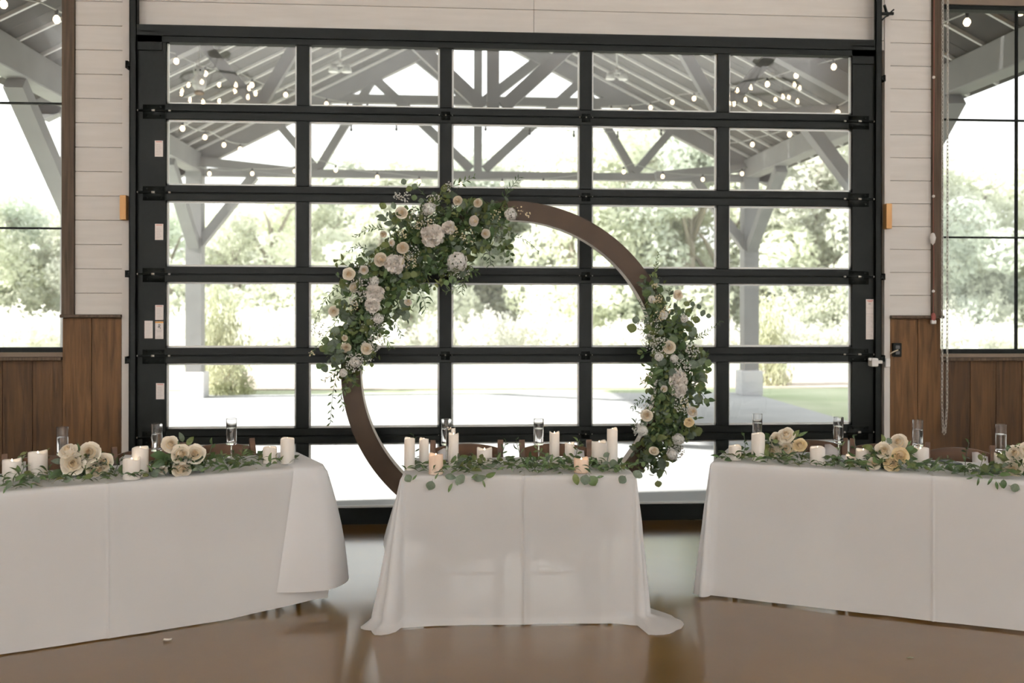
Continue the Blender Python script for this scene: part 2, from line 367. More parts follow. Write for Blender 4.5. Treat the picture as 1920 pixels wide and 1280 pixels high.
# windows
def window(name, x0, x1, z0, z1, bars_z, bars_x, lab):
    W_ = empty(name, ((x0 + x1) / 2, YW + .05, z0)); tag(W_, lab, 'window', kind='structure'); o = W_.location
    fr = MB(); t = .035
    for a, b_ in (((x0, 0, z0 - .03), (x1, 0, z0 + t)), ((x0, 0, z1 - t), (x1, 0, z1 + .1)), ((x0, 0, z0), (x0 + .012, 0, z1)), ((x1 - .012, 0, z0), (x1, 0, z1))):
        fr.box((a[0] - o.x, -.03, a[2] - o.z), (b_[0] - o.x, .06, b_[2] - o.z))
    fr.build('frame', 'black', W_)
    for z in bars_z: MB().box((x0 - o.x, -.012, z - .007 - o.z), (x1 - o.x, .022, z + .007 - o.z)).build('muntin', 'black', W_)
    for x in bars_x: MB().box((x - .006 - o.x, -.011, z0 - o.z), (x + .006 - o.x, .021, z1 - o.z)).build('muntin', 'black', W_)
    zs = [z0] + list(bars_z) + [z1]; xs = [x0] + list(bars_x) + [x1]
    for i in range(len(zs) - 1):
        for j in range(len(xs) - 1):
            MB().box((xs[j] - o.x, .002, zs[i] - o.z), (xs[j + 1] - o.x, .008, zs[i + 1] - o.z)).build('pane', 'glass', W_)
YG = YW + .05
dl = xw(1905) - xw(1765)
window('window_1', WL0, WL1, WZ0L, WZ1L, [PY(60, 431, YG).z, PY(60, 197, YG).z], [WL1 - dl, WL1 - 2 * dl], 'tall left window with thin black bars above brown planks')
window('window_2', WR0, WR1, WZ0R, WZ1R, [PY(1840, 442, YG).z, PY(1840, 222, YG).z], [PY(1905, 300, YG).x, PY(1905, 300, YG).x + dl], 'tall right window with thin black bars behind the hanging chain')

# overhead door
DOOR = empty('door_1', ((DX0 + DX1) / 2, YD, 0)); tag(DOOR, 'black overhead door of glazed sections closing the wide opening', 'door', kind='structure')
DO = DOOR.location
def dbox(b, x0, x1, z0, z1, y0=0, y1=.048): return b.bevbox((x0 - DO.x, y0, z0), (x1 - DO.x, y1, z1), .003)
GH = .494; MW = .092
def hinge_mesh(wd=.16):
    b = MB(); b.box((-wd / 2, -.006, -.06), (wd / 2, 0, .045)); b.tube([(-wd / 2 - .03, -.016, 0), (wd / 2 + .03, -.016, 0)], .008, 8)
    for x in (-.05, .05):
        for z in (-.04, .03): b.tube([(x, -.006, z), (x, -.013, z)], .007, 6)
    b.cur = 1
    b.tube([(-wd / 2 - .045, -.016, 0), (-wd / 2 - .03, -.016, 0)], .007, 8); b.tube([(-.012, -.018, 0), (.012, -.018, 0)], .0085, 8); b.tube([(wd / 2 + .03, -.016, 0), (wd / 2 + .045, -.016, 0)], .007, 8)
    return b.mesh('hinge', ['black', 'steel'], True)
HM = hinge_mesh()
SECS = []
for i in range(6):                                  # from the bottom up
    S = empty('section'); S.parent = DOOR; SECS.append(S)
    z0 = ZB0 + i * SECT if i else 0.0; z1 = ZB0 + (i + 1) * SECT
    gt = GT + (i - 2) * SECT; gb = gt - GH
    if i == 5: z1 = gt + .058
    xs = [GLX0] + [XM1 + k * COLP for k in range(4)] + [GLX1]
    dbox(MB(), DX0, GLX0, z0 + .003, z1 - .003).build('stile', 'black', S); dbox(MB(), GLX1, DX1, z0 + .003, z1 - .003).build('stile', 'black', S)
    dbox(MB(), GLX0, GLX1, z0 + .003, gb, .006).build('rail', 'black', S); dbox(MB(), GLX0, GLX1, gt, z1 - .003, .006).build('rail', 'black', S)
    for k in range(1, 5): dbox(MB(), xs[k] - MW / 2, xs[k] + MW / 2, gb, gt, .003).build('mullion', 'black', S)
    for k in range(5):
        a = xs[k] + (MW / 2 if k else 0); b_ = xs[k + 1] - (MW / 2 if k < 4 else 0)
        MB().box((a - DO.x, .026, gb), (b_ - DO.x, .032, gt)).build('pane', 'glass', S)
        bd = MB(); t = .015
        for q in ((a, b_, gb, gb + t), (a, b_, gt - t, gt), (a, a + t, gb, gt), (b_ - t, b_, gb, gt)):
            bd.box((q[0] - DO.x, .033, q[2]), (q[1] - DO.x, .047, q[3]))
        bd.build('glazing_bead', 'bead', S)
    if i:
        MB().box((DX0 - DO.x, .02, z0 - .03), (DX1 - DO.x, .044, z0 + .03)).build('weather_seal', 'black', S)
        for x in (DX0 + .14, DX1 - .14): obj('hinge', HM, S, (x - DO.x, 0, z0))
        for k in range(1, 5):
            if k in (2, 3): 
                h_ = obj('hinge', HM, S, (xs[k] - DO.x, .003, z0)); h_.scale = (.42, .6, .6)
for x0, x1 in ((DX0 + .02, DX0 + .2), (DX1 - .2, DX1 - .02)):   # top brackets
    b = MB(); dbox(b, x0, x1, ZB0 + 6 * SECT - .16, ZB0 + 6 * SECT - .02, -.012, 0); dbox(b, x0 - .03, x1, ZB0 + 6 * SECT - .03, ZB0 + 6 * SECT - .018, -.03, 0)
    b.build('bracket', 'black', SECS[5])
def sticker(cx, cy, wp, hp, style):
    p = PY(cx, cy, YD); s_ = pxm(p); wd, ht = wp / s_, hp / s_
    b = MB(); x, z = p.x - DO.x, p.z
    b.box((x - wd / 2, -.0022, z - ht / 2), (x + wd / 2, -.0006, z + ht / 2))
    def strip(m, x0, x1, z0, z1):
        b.cur = m; b.box((x - wd / 2 + wd * x0, -.0030, z - ht / 2 + ht * z0), (x - wd / 2 + wd * x1, -.0018, z - ht / 2 + ht * z1))
    if style == 'plain':
        strip(1, .12, .88, .91, .95)
        for q in range(7): strip(2, .14, .6 + .28 * ((q * 37) % 10) / 10, .12 + .1 * q, .135 + .1 * q)
    if style == 'logo':
        strip(3, .0, 1, .9, .99)
        b.cur = 4
        for a_, c_ in (((.38, .82), (.62, .82)), ((.45, .82), (.45, .6)), ((.6, .82), (.6, .72)), ((.45, .72), (.6, .72)), ((.5, .72), (.66, .58)), ((.3, .66), (.45, .72))):
            b.bar((x - wd / 2 + wd * a_[0], -.0026, z - ht / 2 + ht * a_[1]), (x - wd / 2 + wd * c_[0], -.0026, z - ht / 2 + ht * c_[1]), .0035, .0014, (0, 1, 0))
        strip(2, .15, .85, .48, .5); strip(2, .2, .8, .4, .42); strip(2, .1, .9, .08, .1); strip(2, .2, .7, .15, .165)
    if style == 'blank':
        for q in range(10): strip(2, .12, .55 + .3 * ((q * 53) % 10) / 10, .08 + .085 * q, .09 + .085 * q)
    if style == 'long':
        strip(1, .1, .9, .955, .975); strip(1, .3, .7, .93, .945); strip(2, .3, .6, .87, .9)
        strip(2, .04, .96, .63, .638); strip(2, .04, .96, .78, .785)
        for q in range(16): strip(2, .12, .6 + .28 * ((q * 37) % 10) / 10, .05 + .035 * q, .057 + .035 * q)
    i = max(0, min(5, int((p.z - ZB0) / SECT)))
    b.build('sticker', ['sticker', 'sticker_red', 'sticker_grey', 'sticker_orange', 'ink'], SECS[i])
for q in ((297, 281, 15, 30, 'plain'), (298, 437, 15, 30, 'plain'), (299, 588, 15, 28, 'plain'), (299, 621, 15, 33, 'logo'), (279, 620, 15, 33, 'blank'), (301, 735.5, 15, 30, 'plain'), (1631, 596, 15, 75, 'long')): sticker(*q)
# black header angle above the door
hd = MB(); hdz = PY(960, 56, YD).z
hd.box((DX0 - .02, YD - .03, OZ - .06), (DX1 + .02, YW, PY(560, 53, YD - .03).z)); hd.box((DX0 - .02, YD - .012, OZ - .105), (DX1 + .02, YD + .05, OZ - .06))
tag(hd.build('trim_5', 'black'), 'black steel header angle along the top of the overhead door', 'trim', kind='structure')

# ---- tracks, blocks, cords on the wall
def track(side, lab):
    sg = -1 if side == 'left' else 1
    x = DX0 if side == 'left' else DX1
    T = empty('door_track', (x + sg * .004, YD, 0)); tag(T, lab, 'track', 'door tracks')
    c = MB(); 
    for a, b_ in (((-.026, -.034, 0), (.026, -.028, 4.6)), ((-.026, -.034, 0), (-.020, -.006, 4.6)), ((.020, -.034, 0), (.026, .03, 4.6))): c.box(a, b_)
    c.build('channel', 'black', T)
    MB().box((sg * .026, .0, 0), (sg * .038, YB - YD - .014, 4.4)).build('wall_angle', 'black', T)
    for px_y in (125, 516, 677):
        z = PY(250, px_y, YD).z
        b = MB(); b.bevbox((sg * .02, -.04, z - .016), (sg * .05, -.03, z + .016), .003); b.bevbox((sg * .04, -.04, z - .026), (sg * .054, .05, z + .026), .003)
        b.tube([(sg * .03, -.04, z), (sg * .03, -.048, z)], .008, 6); b.build('bracket', 'black', T)
    if side == 'right':
        z = PY(1660, 25, YD).z; b = MB(); b.bar((.03, -.02, z - .05), (.12, -.03, z + .03), .03, .012); b.bar((.05, -.02, z + .07), (.08, -.02, z - .02), .02, .012); b.bar((.02, -.02, z), (.12, -.03, z), .02, .02)
        b.build('spring_anchor', 'black', T)
    return T
TL_, TR_ = track('left', 'black vertical door track on the left of the overhead door'), track('right', 'black vertical door track on the right of the overhead door')
for cx, cy, ht, s_ in ((232, 392, 46, 'left'), (1663.5, 403, 47, 'right')):
    p = PY(cx, cy, YB - .06); q = pxm(p)
    b = MB().bevbox((-.022, -.03, -ht / q / 2), (.022, .036, ht / q / 2), .003)
    o = b.build('wood_block', 'pine', loc=p); tag(o, 'small raw pine block screwed beside the %s door track' % s_, 'block')
p = PY(1680, 653, YB - .012)
ou = empty('power_outlet', p); tag(ou, 'black outlet box with a short cable on the right plank pier', 'outlet')
MB().bevbox((-.033, -.03, -.055), (.033, .0, .055), .004).build('box', 'black', ou)
for z in (-.022, .022): MB().bevbox((-.016, -.034, z - .014), (.016, -.029, z + .014), .003).build('socket', 'iron', ou)
MB().tube([(.0, -.035, .0), (-.02, -.045, -.004), (-.05, -.04, -.02), (-.066, -.035, -.03)], .005, 8).build('cable', 'tan_cable', ou, True)
p = PY(1640, 676, YD - .06)
se = empty('door_sensor', p); tag(se, 'white plastic sensor clipped to the right door track', 'sensor')
MB().bevbox((-.028, -.02, -.035), (.022, .05, .03), .006).build('housing', 'white_plastic', se); MB().lathe([(.0, 0), (.012, .0), (.012, .02), (0, .02)], 12, (-.035, .0, .012)).build('lens', 'white_plastic', se)
MB().bevbox((.022, -.012, -.012), (.06, .02, .012), .003).build('bracket', 'white_plastic', se)
p = PY(1662, 677, YB - .014)
jb = empty('junction_box', p); tag(jb, 'small white junction box on the right door casing', 'box')
MB().bevbox((-.02, -.03, -.035), (.018, 0, .035), .004).build('box', 'white_plastic', jb); MB().bevbox((-.017, -.034, -.032), (.015, -.03, .032), .001).build('cover', 'white_plastic', jb)
# hanging chain loop
def link_mesh():
    b = MB(); pts = []
    for k in range(11):
        a = 2 * PI * k / 10; pts.append((.0075 * math.cos(a), 0, .0125 * math.sin(a) + (.007 if math.sin(a) > 0 else -.007)))
    b.tube(pts, .0028, 5, False); return b.mesh('link', 'steel', True)
LK = link_mesh()
p0 = PY(1771, 810, YB - .09); ch = empty('hoist_chain', (p0.x, p0.y, p0.z)); tag(ch, 'long galvanised chain loop hanging in front of the right window', 'chain')
for sx, px in ((-1, 1766.5), (1, 1776)):
    b = MB(); x = PY(px, 500, YB - .09).x - p0.x; z = .03; kk = 0
    while p0.z + z < 6.9:
        b.merge(LK, Matrix.Translation((x * min(1, .35 + z * 3), 0, z)) @ Matrix.Rotation(PI / 2 * (kk % 2) + .4, 4, 'Z')); z += .031; kk += 1
    s_ = b.build('chain_strand', 'steel', ch, True); s_['kind'] = 'stuff'
b = MB()
for kk in range(-1, 2): b.merge(LK, Matrix.Translation((kk * .008, 0, .012 + abs(kk) * .01)) @ Matrix.Rotation(PI / 2 * (kk % 2), 4, 'Z') @ Matrix.Rotation(kk * .7, 4, 'Y'))
b.build('chain_bend', 'steel', ch, True)
# red pull cord
p0 = PY(1750, 595, YB - .05); cd = empty('pull_cord', p0); tag(cd, 'thin red cord with knots and tags hanging on the right upright', 'cord')
zt = PY(1750, -200, YB - .05).z - p0.z
MB().tube([(0, 0, 0), (.004, 0, .4), (-.002, 0, 1.0), (.003, 0, 1.7), (0, 0, zt)], .0024, 6).build('cord', 'red_cord', cd, True)
MB().lathe([(.0, -.03), (.012, -.022), (.022, .02), (.012, .045), (0, .05)], 10).build('toggle', 'red_cord', cd, True)
MB().bevbox((-.018, -.014, -.04), (.018, .012, -.008), .005).build('tag', 'white_plastic', cd)
z = PY(1750, 445, YB - .05).z - p0.z; MB().lathe([(.0, -.05), (.016, -.03), (.024, .01), (.012, .045), (0, .05)], 10, (-.005, 0, z)).build('tag', 'white_plastic', cd, True)
for py in (365, 543, 142): MB().ball((0, 0, PY(1750, py, YB - .05).z - p0.z), .012, 8, 6).build('knot', 'white_plastic', cd, True)

# ================================================================== OUTDOORS
YT2, YT1 = 17.7, 12.1
tag(MB().box((-5.6, 7.64, -.2), (PY(1420, 738, YT2).x, YT2 + .45, -.02)).build('patio_slab', 'slab'), 'pale concrete patio slab under the pavilion', 'patio', kind='structure')
DG = empty('drain_grate', (0, 7.7, -.02)); tag(DG, 'slotted metal drain grate along the outside of the door', 'drain')
MB().box((-2.95, -.06, 0), (3.2, .06, .004)).build('tray', 'iron', DG)
GB = MB().bevbox((0, -.05, .004), (.06, .05, .012), .002).mesh('bar', 'steel')
for i in range(56): obj('bar', GB, DG, (-2.9 + i * .11, 0, 0))
tag(MB().box((-90, 7.64, -.5), (90, 120, -.05)).build('lawn', 'lawn'), 'sunlit lawn around the patio', 'lawn', kind='structure')
tag(MB().box((-60, 19.3, -.3), (60, 24.5, -.03)).build('gravel_path', 'gravel'), 'tan gravel lane crossing behind the patio', 'path', kind='structure')
tag(MB().box((-80, 33, -.3), (80, 110, -.025)).build('meadow', 'meadow'), 'bright overgrown meadow at the foot of the trees', 'meadow', kind='structure')

PV = empty('pavilion', (0, YT2, 0)); tag(PV, 'grey timber pavilion with open trusses over the patio', 'pavilion')
PO = PV.location
def pv(p): return Vector(p) - PO
RX = (PY(895, 300, YT2).x)                                   # ridge line
eL = PY(326, 325, YT2); HSP = RX - eL.x; ZE = eL.z - .0
apex_z = PY(895, 46, YT2).z; SL = (apex_z - ZE) / HSP
def t2(px, py): q = PY(px, py, YT2); return (RX - q.x, q.z)    # half-span coordinates: distance from ridge, height
def truss(y):
    tr = empty('truss'); tr.parent = PV
    def mem(nm, a, b_, wd=.14, ht=.2, dy=0, both=True):
        for sg in ((-1, 1) if both else (-1,)):
            MB().bar(pv((RX + sg * a[0], y + dy, a[1])), pv((RX + sg * b_[0], y + dy, b_[1])), ht, wd, (0, 1, 0)).build(nm, 'pav', tr)
    mem('rafter', (HSP + .05, ZE - .05 * SL), (0, apex_z), .16, .26)
    MB().bar(pv((RX - HSP - .2, y, ZE)), pv((RX + HSP + .2, y, ZE)), .14, .16, (0, 1, 0)).build('bottom_chord', 'pav', tr)
    zc = t2(895, 190)[1]; xc = (apex_z - zc) / SL
    MB().bar(pv((RX - xc, y, zc)), pv((RX + xc, y, zc)), .16, .14, (0, 1, 0)).build('collar_tie', 'pav', tr)
    MB().bar(pv((RX, y + .01, ZE - .05)), pv((RX, y + .01, apex_z)), .15, .16, (0, 1, 0)).build('king_post', 'pav', tr)
    mem('web', t2(595, 320), t2(700, 146), .12, .14, .01); mem('web', t2(595, 320), t2(520, 233), .12, .14, -.01)
    mem('web', t2(698, 146), t2(882, 318), .12, .16, -.015); mem('web', t2(776, 105), t2(880, 188), .12, .18, .015)
    mem('tie_beam', t2(329, 301), t2(556, 325), .16, .15, -.09)
    for zc_ in (zc, ZE): MB().box(pv((RX - .42, y - .085, zc_ - .09)), pv((RX + .42, y + .085, zc_ + .07))).build('gusset', 'pav', tr)
for y in (YT1, YT2): truss(y)
PXL, PXR = PY(366, 600, YT2).x, PY(1405, 600, YT2).x
def post(x, y, sg):
    P = MB().bevbox(pv((x - .14, y - .14, .3)), pv((x + .14, y + .14, ZE + .1)), .01).build('post', 'pav', PV)
    MB().bevbox(pv((x - .2, y - .2, -.03)), pv((x + .2, y + .2, .44)), .015).build('pedestal', 'pedestal', P)
    zb = PY(370, 470, YT2).z
    br = 1.05
    MB().bar(pv((x, y, zb - .0)), pv((x - sg * br, y, ZE - .05)), .16, .2, (0, 1, 0)).build('knee_brace', 'pav', PV)
    MB().bar(pv((x, y, zb)), pv((x, y - 1.7, ZE - .05)), .16, .2, (1, 0, 0)).build('knee_brace', 'pav', PV)
for y in (YT1, YT2):
    post(PXL, y, -1); post(PXR, y, 1)
for x in (PXL, PXR):
    MB().bevbox(pv((x - .13, 7.66, ZE - .0)), pv((x + .13, YT2 + .3, ZE + .34)), .01).build('eave_beam', 'pav', PV)
# roof deck in panels and the rafters under it
YS0, YS1 = 7.66, YT2 + .75
ny = 9; TH = .26 / 2 * math.sqrt(1 + SL * SL) + .02
for sg in (-1, 1):
    for i in range(ny):
        ya = YS0 + (YS1 - YS0) * i / ny; yb = YS0 + (YS1 - YS0) * (i + 1) / ny - .01
        xo = HSP + .12
        def Q(x, y, dz): return pv((RX + sg * x, y, apex_z - x * SL + TH + dz))
        V = [Q(0, ya, 0), Q(xo, ya, 0), Q(xo, yb, 0), Q(0, yb, 0), Q(0, ya, .05), Q(xo, ya, .05), Q(xo, yb, .05), Q(0, yb, .05)]
        MB().add(V, [(0, 1, 2, 3), (7, 6, 5, 4), (0, 4, 5, 1), (1, 5, 6, 2), (2, 6, 7, 3), (3, 7, 4, 0)]).build('roof_panel', 'pav_deck', PV)
    for i in range(18):
        y = YS0 + .25 + i * .6
        MB().bar(pv((RX + sg * .1, y, apex_z - .1 * SL + TH - .02)), pv((RX + sg * (HSP + .08), y, apex_z - (HSP + .08) * SL + TH - .02)), .04, .035, (0, 1, 0)).build('common_rafter', 'pav_rafter', PV)
for px, py in ((636, 130), (1155, 142)):
    p = PY(px, py, 14.5); fl = MB()
    fl.lathe([(0, .12), (.03, .12), (.03, .05), (0, .05)], 10)
    for dx in (-.1, .1): fl.lathe([(0, .05), (.05, .04), (.075, -.05), (.06, -.055), (0, -.03)], 14, (dx, 0, 0))
    fl.bar((-.13, 0, .055), (.13, 0, .055), .04, .03); fl.tube([(0, 0, .1), (0, 0, apex_z - abs(p.x - RX) * SL + TH - p.z)], .012, 8)
    fl.build('flood_light', 'pav_rafter', PV, True, loc=pv(p))
# strings of lights
BULB = MB().lathe([(0, -.075), (.018, -.07), (.033, -.045), (.03, -.02), (.014, 0)], 10).mesh('bulb', 'bulb', True)
BULBO = MB().lathe([(0, -.07), (.015, -.066), (.026, -.04), (.022, -.018), (.012, 0)], 8).mesh('bulb', 'cable_dark', True)
SOCK = MB().lathe([(.012, 0), (.017, .0), (.017, .05), (.006, .055)], 8).mesh('socket', 'cable_dark', True)
def string(pts, lab, bulbs, lit=True):
    P = [PY(*q) for q in pts]; r = empty('string_light', P[0]); tag(r, lab, 'string light')
    loc = lambda q: Vector(q) - P[0]
    dense = []
    for a, b_ in zip(P[:-1], P[1:]):
        n_ = max(2, int((b_ - a).length / .25))
        for k in range(n_): 
            t = k / n_; dense.append(loc(a.lerp(b_, t)) - Vector((0, 0, .06 * math.sin(PI * t))))
    dense.append(loc(P[-1])); MB().tube(dense, .008, 5).build('cable', 'cable', r, True)
    acc = 0; last = dense[0]; step = .62; nxt = .3
    for q in dense[1:]:
        seg = (q - last).length
        while acc + seg >= nxt and bulbs:
            t = (nxt - acc) / seg; c = last.lerp(q, t)
            obj('socket', SOCK, r, c - Vector((0, 0, .05))); obj('bulb', BULB if lit else BULBO, r, c - Vector((0, 0, .05))); nxt += step if bulbs is True else bulbs
        acc += seg; last = q
string([(-60, -45, 8.2), (76, 8, 8.7), (325, 102, 12), (447, 138, 13.4), (553, 170, 15.4), (700, 196, 17.4)], 'string of warm bulbs slanting under the left roof slope', True)
string([(330, 222, 12.6), (392, 248, 14.5), (462, 272, 17.4)], 'short lower string of bulbs at the left eave', 1.3)
string([(360, 312, 17.35), (470, 318, 17.35), (600, 302, 17.35), (730, 325, 17.35), (950, 335, 17.35), (1120, 320, 17.35), (1184, 306, 17.35), (1310, 326, 17.35), (1400, 312, 17.35)], 'string of bulbs along the far truss chord', .75)
string([(540, 228, 17.2), (704, 231, 17.2), (877, 227, 17.2), (1034, 240, 17.2), (1192, 242, 17.2), (1290, 228, 17.2)], 'string of small dark unlit bulbs across the far gable', .8, False)
string([(1980, -30, 7.8), (1856, 2, 8.0), (1500, 125, 12.6), (1275, 176, 15.4), (1140, 198, 17.4)], 'string of warm bulbs slanting under the right roof slope', True)
string([(1590, 185, 11.6), (1420, 256, 14.6), (1335, 262, 17.4)], 'short lower string of bulbs at the right eave', 1.5)
# owl decoy hung under the near truss
p = PY(372, 176, YT1 - .3); ow = empty('owl_decoy', p); tag(ow, 'pale owl decoy hung under the left roof slope', 'decoy')
MB().lathe([(0, -.02), (.05, -.02), (.06, .0), (.045, .02), (0, .025)], 12).build('perch', 'owl_base', ow, True)
bd = MB().lathe([(0, .02), (.05, .03), (.085, .09), (.085, .15), (.06, .2), (.055, .215), (.07, .245), (.066, .28), (.04, .305), (0, .315)], 14).build('body', 'owl', ow, True)
for x in (-.045, .045): MB().lathe([(.018, 0), (.0, .05)], 6, (x, 0, .285)).build('ear_tuft', 'owl', bd)
for x in (-.027, .027): MB().ball((x, -.06, .26), .013, 8, 6).build('eye', 'cable_dark', bd, True)
MB().tube([(0, 0, .3), (0, .05, apex_z - abs(p.x - RX) * SL - p.z + .1)], .006, 6).build('hanger', 'cable', ow)

# trees, bushes
def foliage_mesh(name, seed, n, size, m, shape, stems=False):
    rnd = random.Random(seed); b = MB()
    for k in range(n):
        c, out = shape(rnd)
        q = (out + Vector((rnd.gauss(0, .6), rnd.gauss(0, .6), rnd.gauss(0, .6)))).normalized()
        u = q.orthogonal().normalized(); u = Matrix.Rotation(rnd.uniform(0, 6.28), 3, q) @ u; v = q.cross(u); s_ = size * rnd.uniform(.6, 1.4)
        b.add([c - u * s_, c - v * s_ * .45 + q * s_ * .12, c + u * s_, c + v * s_ * .45 + q * s_ * .12], [(0, 1, 2, 3)])
    return b.mesh(name, m)
def crown(blobs):
    tot = sum(r ** 2 for *_, r in blobs)
    def f(rnd):
        t = rnd.uniform(0, tot)
        for x, y, z, r in blobs:
            t -= r * r
            if t <= 0: break
        d = Vector((rnd.gauss(0, 1), rnd.gauss(0, 1), rnd.gauss(0, 1))).normalized(); rr = r * rnd.uniform(.7, 1.05)
        return Vector((x, y, z)) + d * rr, d
    return f
TREES = []; PLANTS = []
for v in range(5):
    rnd = random.Random(40 + v); bl = []
    for k in range(26):
        z = rnd.uniform(.12, .95); wd = .36 * math.sin(PI * min(1, (z + .18) / 1.1)) + .06
        a = rnd.uniform(0, 6.28); rr = wd * math.sqrt(rnd.random()); bl.append((rr * math.cos(a), rr * math.sin(a), z, rnd.uniform(.07, .14)))
    cm = foliage_mesh('crown', 7 + v, 9000, .017, ['tree_a', 'tree_b', 'tree_c', 'tree_a', 'tree_b'][v], crown(bl))
    tb = MB(); tb.tube([(0, 0, 0), (.01, 0, .3), (-.01, .01, .7)], [.03, .022, .008], 8)
    for k in range(6): a = k * 1.1; tb.tube([(0, 0, .25 + .07 * k), (.1 * math.cos(a), .1 * math.sin(a), .4 + .08 * k), (.2 * math.cos(a), .2 * math.sin(a), .5 + .07 * k)], [.012, .008, .003], 6)
    TREES.append((cm, tb.mesh('trunk', 'bark', True)))
rnd = random.Random(3)
def tree(px, d, top, v, lab, grp):
    p = PY(px, 640, d); p.z = -.05; topz = PY(px, top, d).z
    h = topz + .05; r = empty('tree', p); r.rotation_euler = (0, 0, rnd.uniform(0, 6.28)); r.scale = (h * rnd.uniform(.95, 1.25), h * rnd.uniform(.95, 1.2), h)
    tag(r, lab, 'tree', grp); PLANTS.append((px, r, lab)); obj('crown', TREES[v][0], r); obj('trunk', TREES[v][1], r)
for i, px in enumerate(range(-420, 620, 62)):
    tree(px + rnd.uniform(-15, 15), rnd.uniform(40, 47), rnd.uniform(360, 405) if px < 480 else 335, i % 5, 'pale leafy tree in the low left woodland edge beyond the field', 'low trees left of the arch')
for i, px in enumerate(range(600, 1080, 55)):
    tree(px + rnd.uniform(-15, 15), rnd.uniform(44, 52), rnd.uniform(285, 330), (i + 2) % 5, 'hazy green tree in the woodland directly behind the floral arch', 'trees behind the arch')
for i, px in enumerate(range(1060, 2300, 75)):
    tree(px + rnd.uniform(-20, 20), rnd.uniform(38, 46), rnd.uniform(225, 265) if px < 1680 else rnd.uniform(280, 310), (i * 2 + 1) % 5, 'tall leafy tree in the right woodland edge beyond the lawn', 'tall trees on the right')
def ub(rnd):
    d = Vector((rnd.gauss(0, 1), rnd.gauss(0, 1), abs(rnd.gauss(0, 1)))).normalized(); k_ = rnd.uniform(.55, 1) * (1 + .25 * math.sin(d.x * 9) * math.cos(d.y * 8 + d.z * 5))
    return Vector((d.x * k_, d.y * k_, d.z * k_)), d
BUSH = [foliage_mesh('foliage', 90, 3800, .045, 'bush', ub), foliage_mesh('foliage', 91, 3800, .05, 'pale_bush', ub), foliage_mesh('foliage', 92, 3800, .05, 'tree_b', ub)]
STEMS = MB()
for k in range(7): a = k * .9; STEMS.tube([(0, 0, -.02), (.25 * math.cos(a), .25 * math.sin(a), .4), (.4 * math.cos(a), .4 * math.sin(a), .7)], [.02, .014, .006], 5)
STEMS = STEMS.mesh('stems', 'bark', True)
def bush(px, d, wpx, top, v, lab, grp=None):
    p = PY(px, 640, d); p.z = -.05; s_ = pxm(p); h = PY(px, top, d).z + .05
    r = empty('bush', p); r.scale = (wpx / 2 / s_, wpx / 2 / s_, h); r.rotation_euler = (0, 0, rnd.uniform(0, 6.28)); tag(r, lab, 'bush', grp); PLANTS.append((px, r, lab)) if grp else None
    obj('foliage', BUSH[v], r); obj('stems', STEMS, r)
bush(408, 18.9, 110, 545, 0, 'olive green shrub rising behind the left pavilion post')
bush(430, 18.4, 95, 655, 0, 'low leafy shrub at the patio edge beside the left post')
bush(1440, 20, 85, 560, 0, 'leafy shrub behind the right pavilion post')
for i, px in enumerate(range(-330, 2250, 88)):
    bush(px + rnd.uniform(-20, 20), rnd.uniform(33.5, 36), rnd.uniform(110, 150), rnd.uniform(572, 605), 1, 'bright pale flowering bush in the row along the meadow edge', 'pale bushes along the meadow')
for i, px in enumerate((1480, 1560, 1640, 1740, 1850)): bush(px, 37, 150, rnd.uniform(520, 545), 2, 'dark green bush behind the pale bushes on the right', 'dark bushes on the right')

# each plant's label says through which part of the front it is seen and its turn there
SEEN = [(-1e9, 0, 'beyond the left edge'), (0, 120, 'in the left window'), (120, 310, 'behind the left pier'), (310, 567, 'in the first door column'), (567, 834, 'in the second door column'), (834, 1098, 'in the third door column'),
        (1098, 1356, 'in the fourth door column'), (1356, 1600, 'in the fifth door column'), (1600, 1763, 'behind the right pier'), (1763, 1920, 'in the right window'), (1920, 1e9, 'beyond the right edge')]
ORD = ['first', 'second', 'third', 'fourth', 'fifth', 'sixth', 'seventh', 'eighth', 'ninth']
short = {'pale leafy tree in': 'low pale tree', 'hazy green tree in': 'hazy tree behind the arch', 'tall leafy tree in': 'tall pale tree', 'bright pale flowerin': 'bright pale meadow bush', 'dark green bush behi': 'dark green bush'}
for lab in sorted(set(q[2] for q in PLANTS)):
    kind_ = next(v for k, v in short.items() if lab.startswith(k))
    for a, b_, where in SEEN:
        row = sorted([q for q in PLANTS if q[2] == lab and a <= q[0] < b_], key=lambda q: q[0])
        for i, q in enumerate(row): q[1]['label'] = '%s %s, %s' % (kind_, where, ORD[i] + ' from the left' if len(row) > 1 else 'the only one there')

# ================================================================== CIRCULAR ARCH
YA = 6.87
ca = PY(958.4, 694, YA); RO = 315.8 / pxm(ca); RI = 280 / pxm(ca); ca.z = RO
AR = empty('circular_arch', (ca.x, YA, 0)); tag(AR, 'large round brown wooden arch standing in front of the overhead door', 'arch')
nn = 120; fr_ = []; 
def ringpart(name, r0, r1, y0, y1, m, cut=None):
    b = MB(); V = []
    for k in range(nn):
        a = 2 * PI * k / nn; c_, s2 = math.cos(a), math.sin(a)
        for r, y in ((r0, y0), (r1, y0), (r1, y1), (r0, y1)): V.append((r * c_, y, RO + r * s2))
    Fs = []
    for k in range(nn):
        a, c2 = k * 4, ((k + 1) % nn) * 4
        for j in range(4): Fs.append((a + j, a + (j + 1) % 4, c2 + (j + 1) % 4, c2 + j))
    b.add(V, Fs); return b.build(name, m, AR, False)
ringpart('front_panel', RI, RO, 0, .012, 'ring'); ringpart('back_panel', RI, RO, .13, .142, 'ring')
ringpart('inner_rim', RI, RI + .008, .012, .13, 'ring_edge_lit'); ringpart('outer_rim', RO - .008, RO - .0005, .012, .13, 'ring_edge_lit')
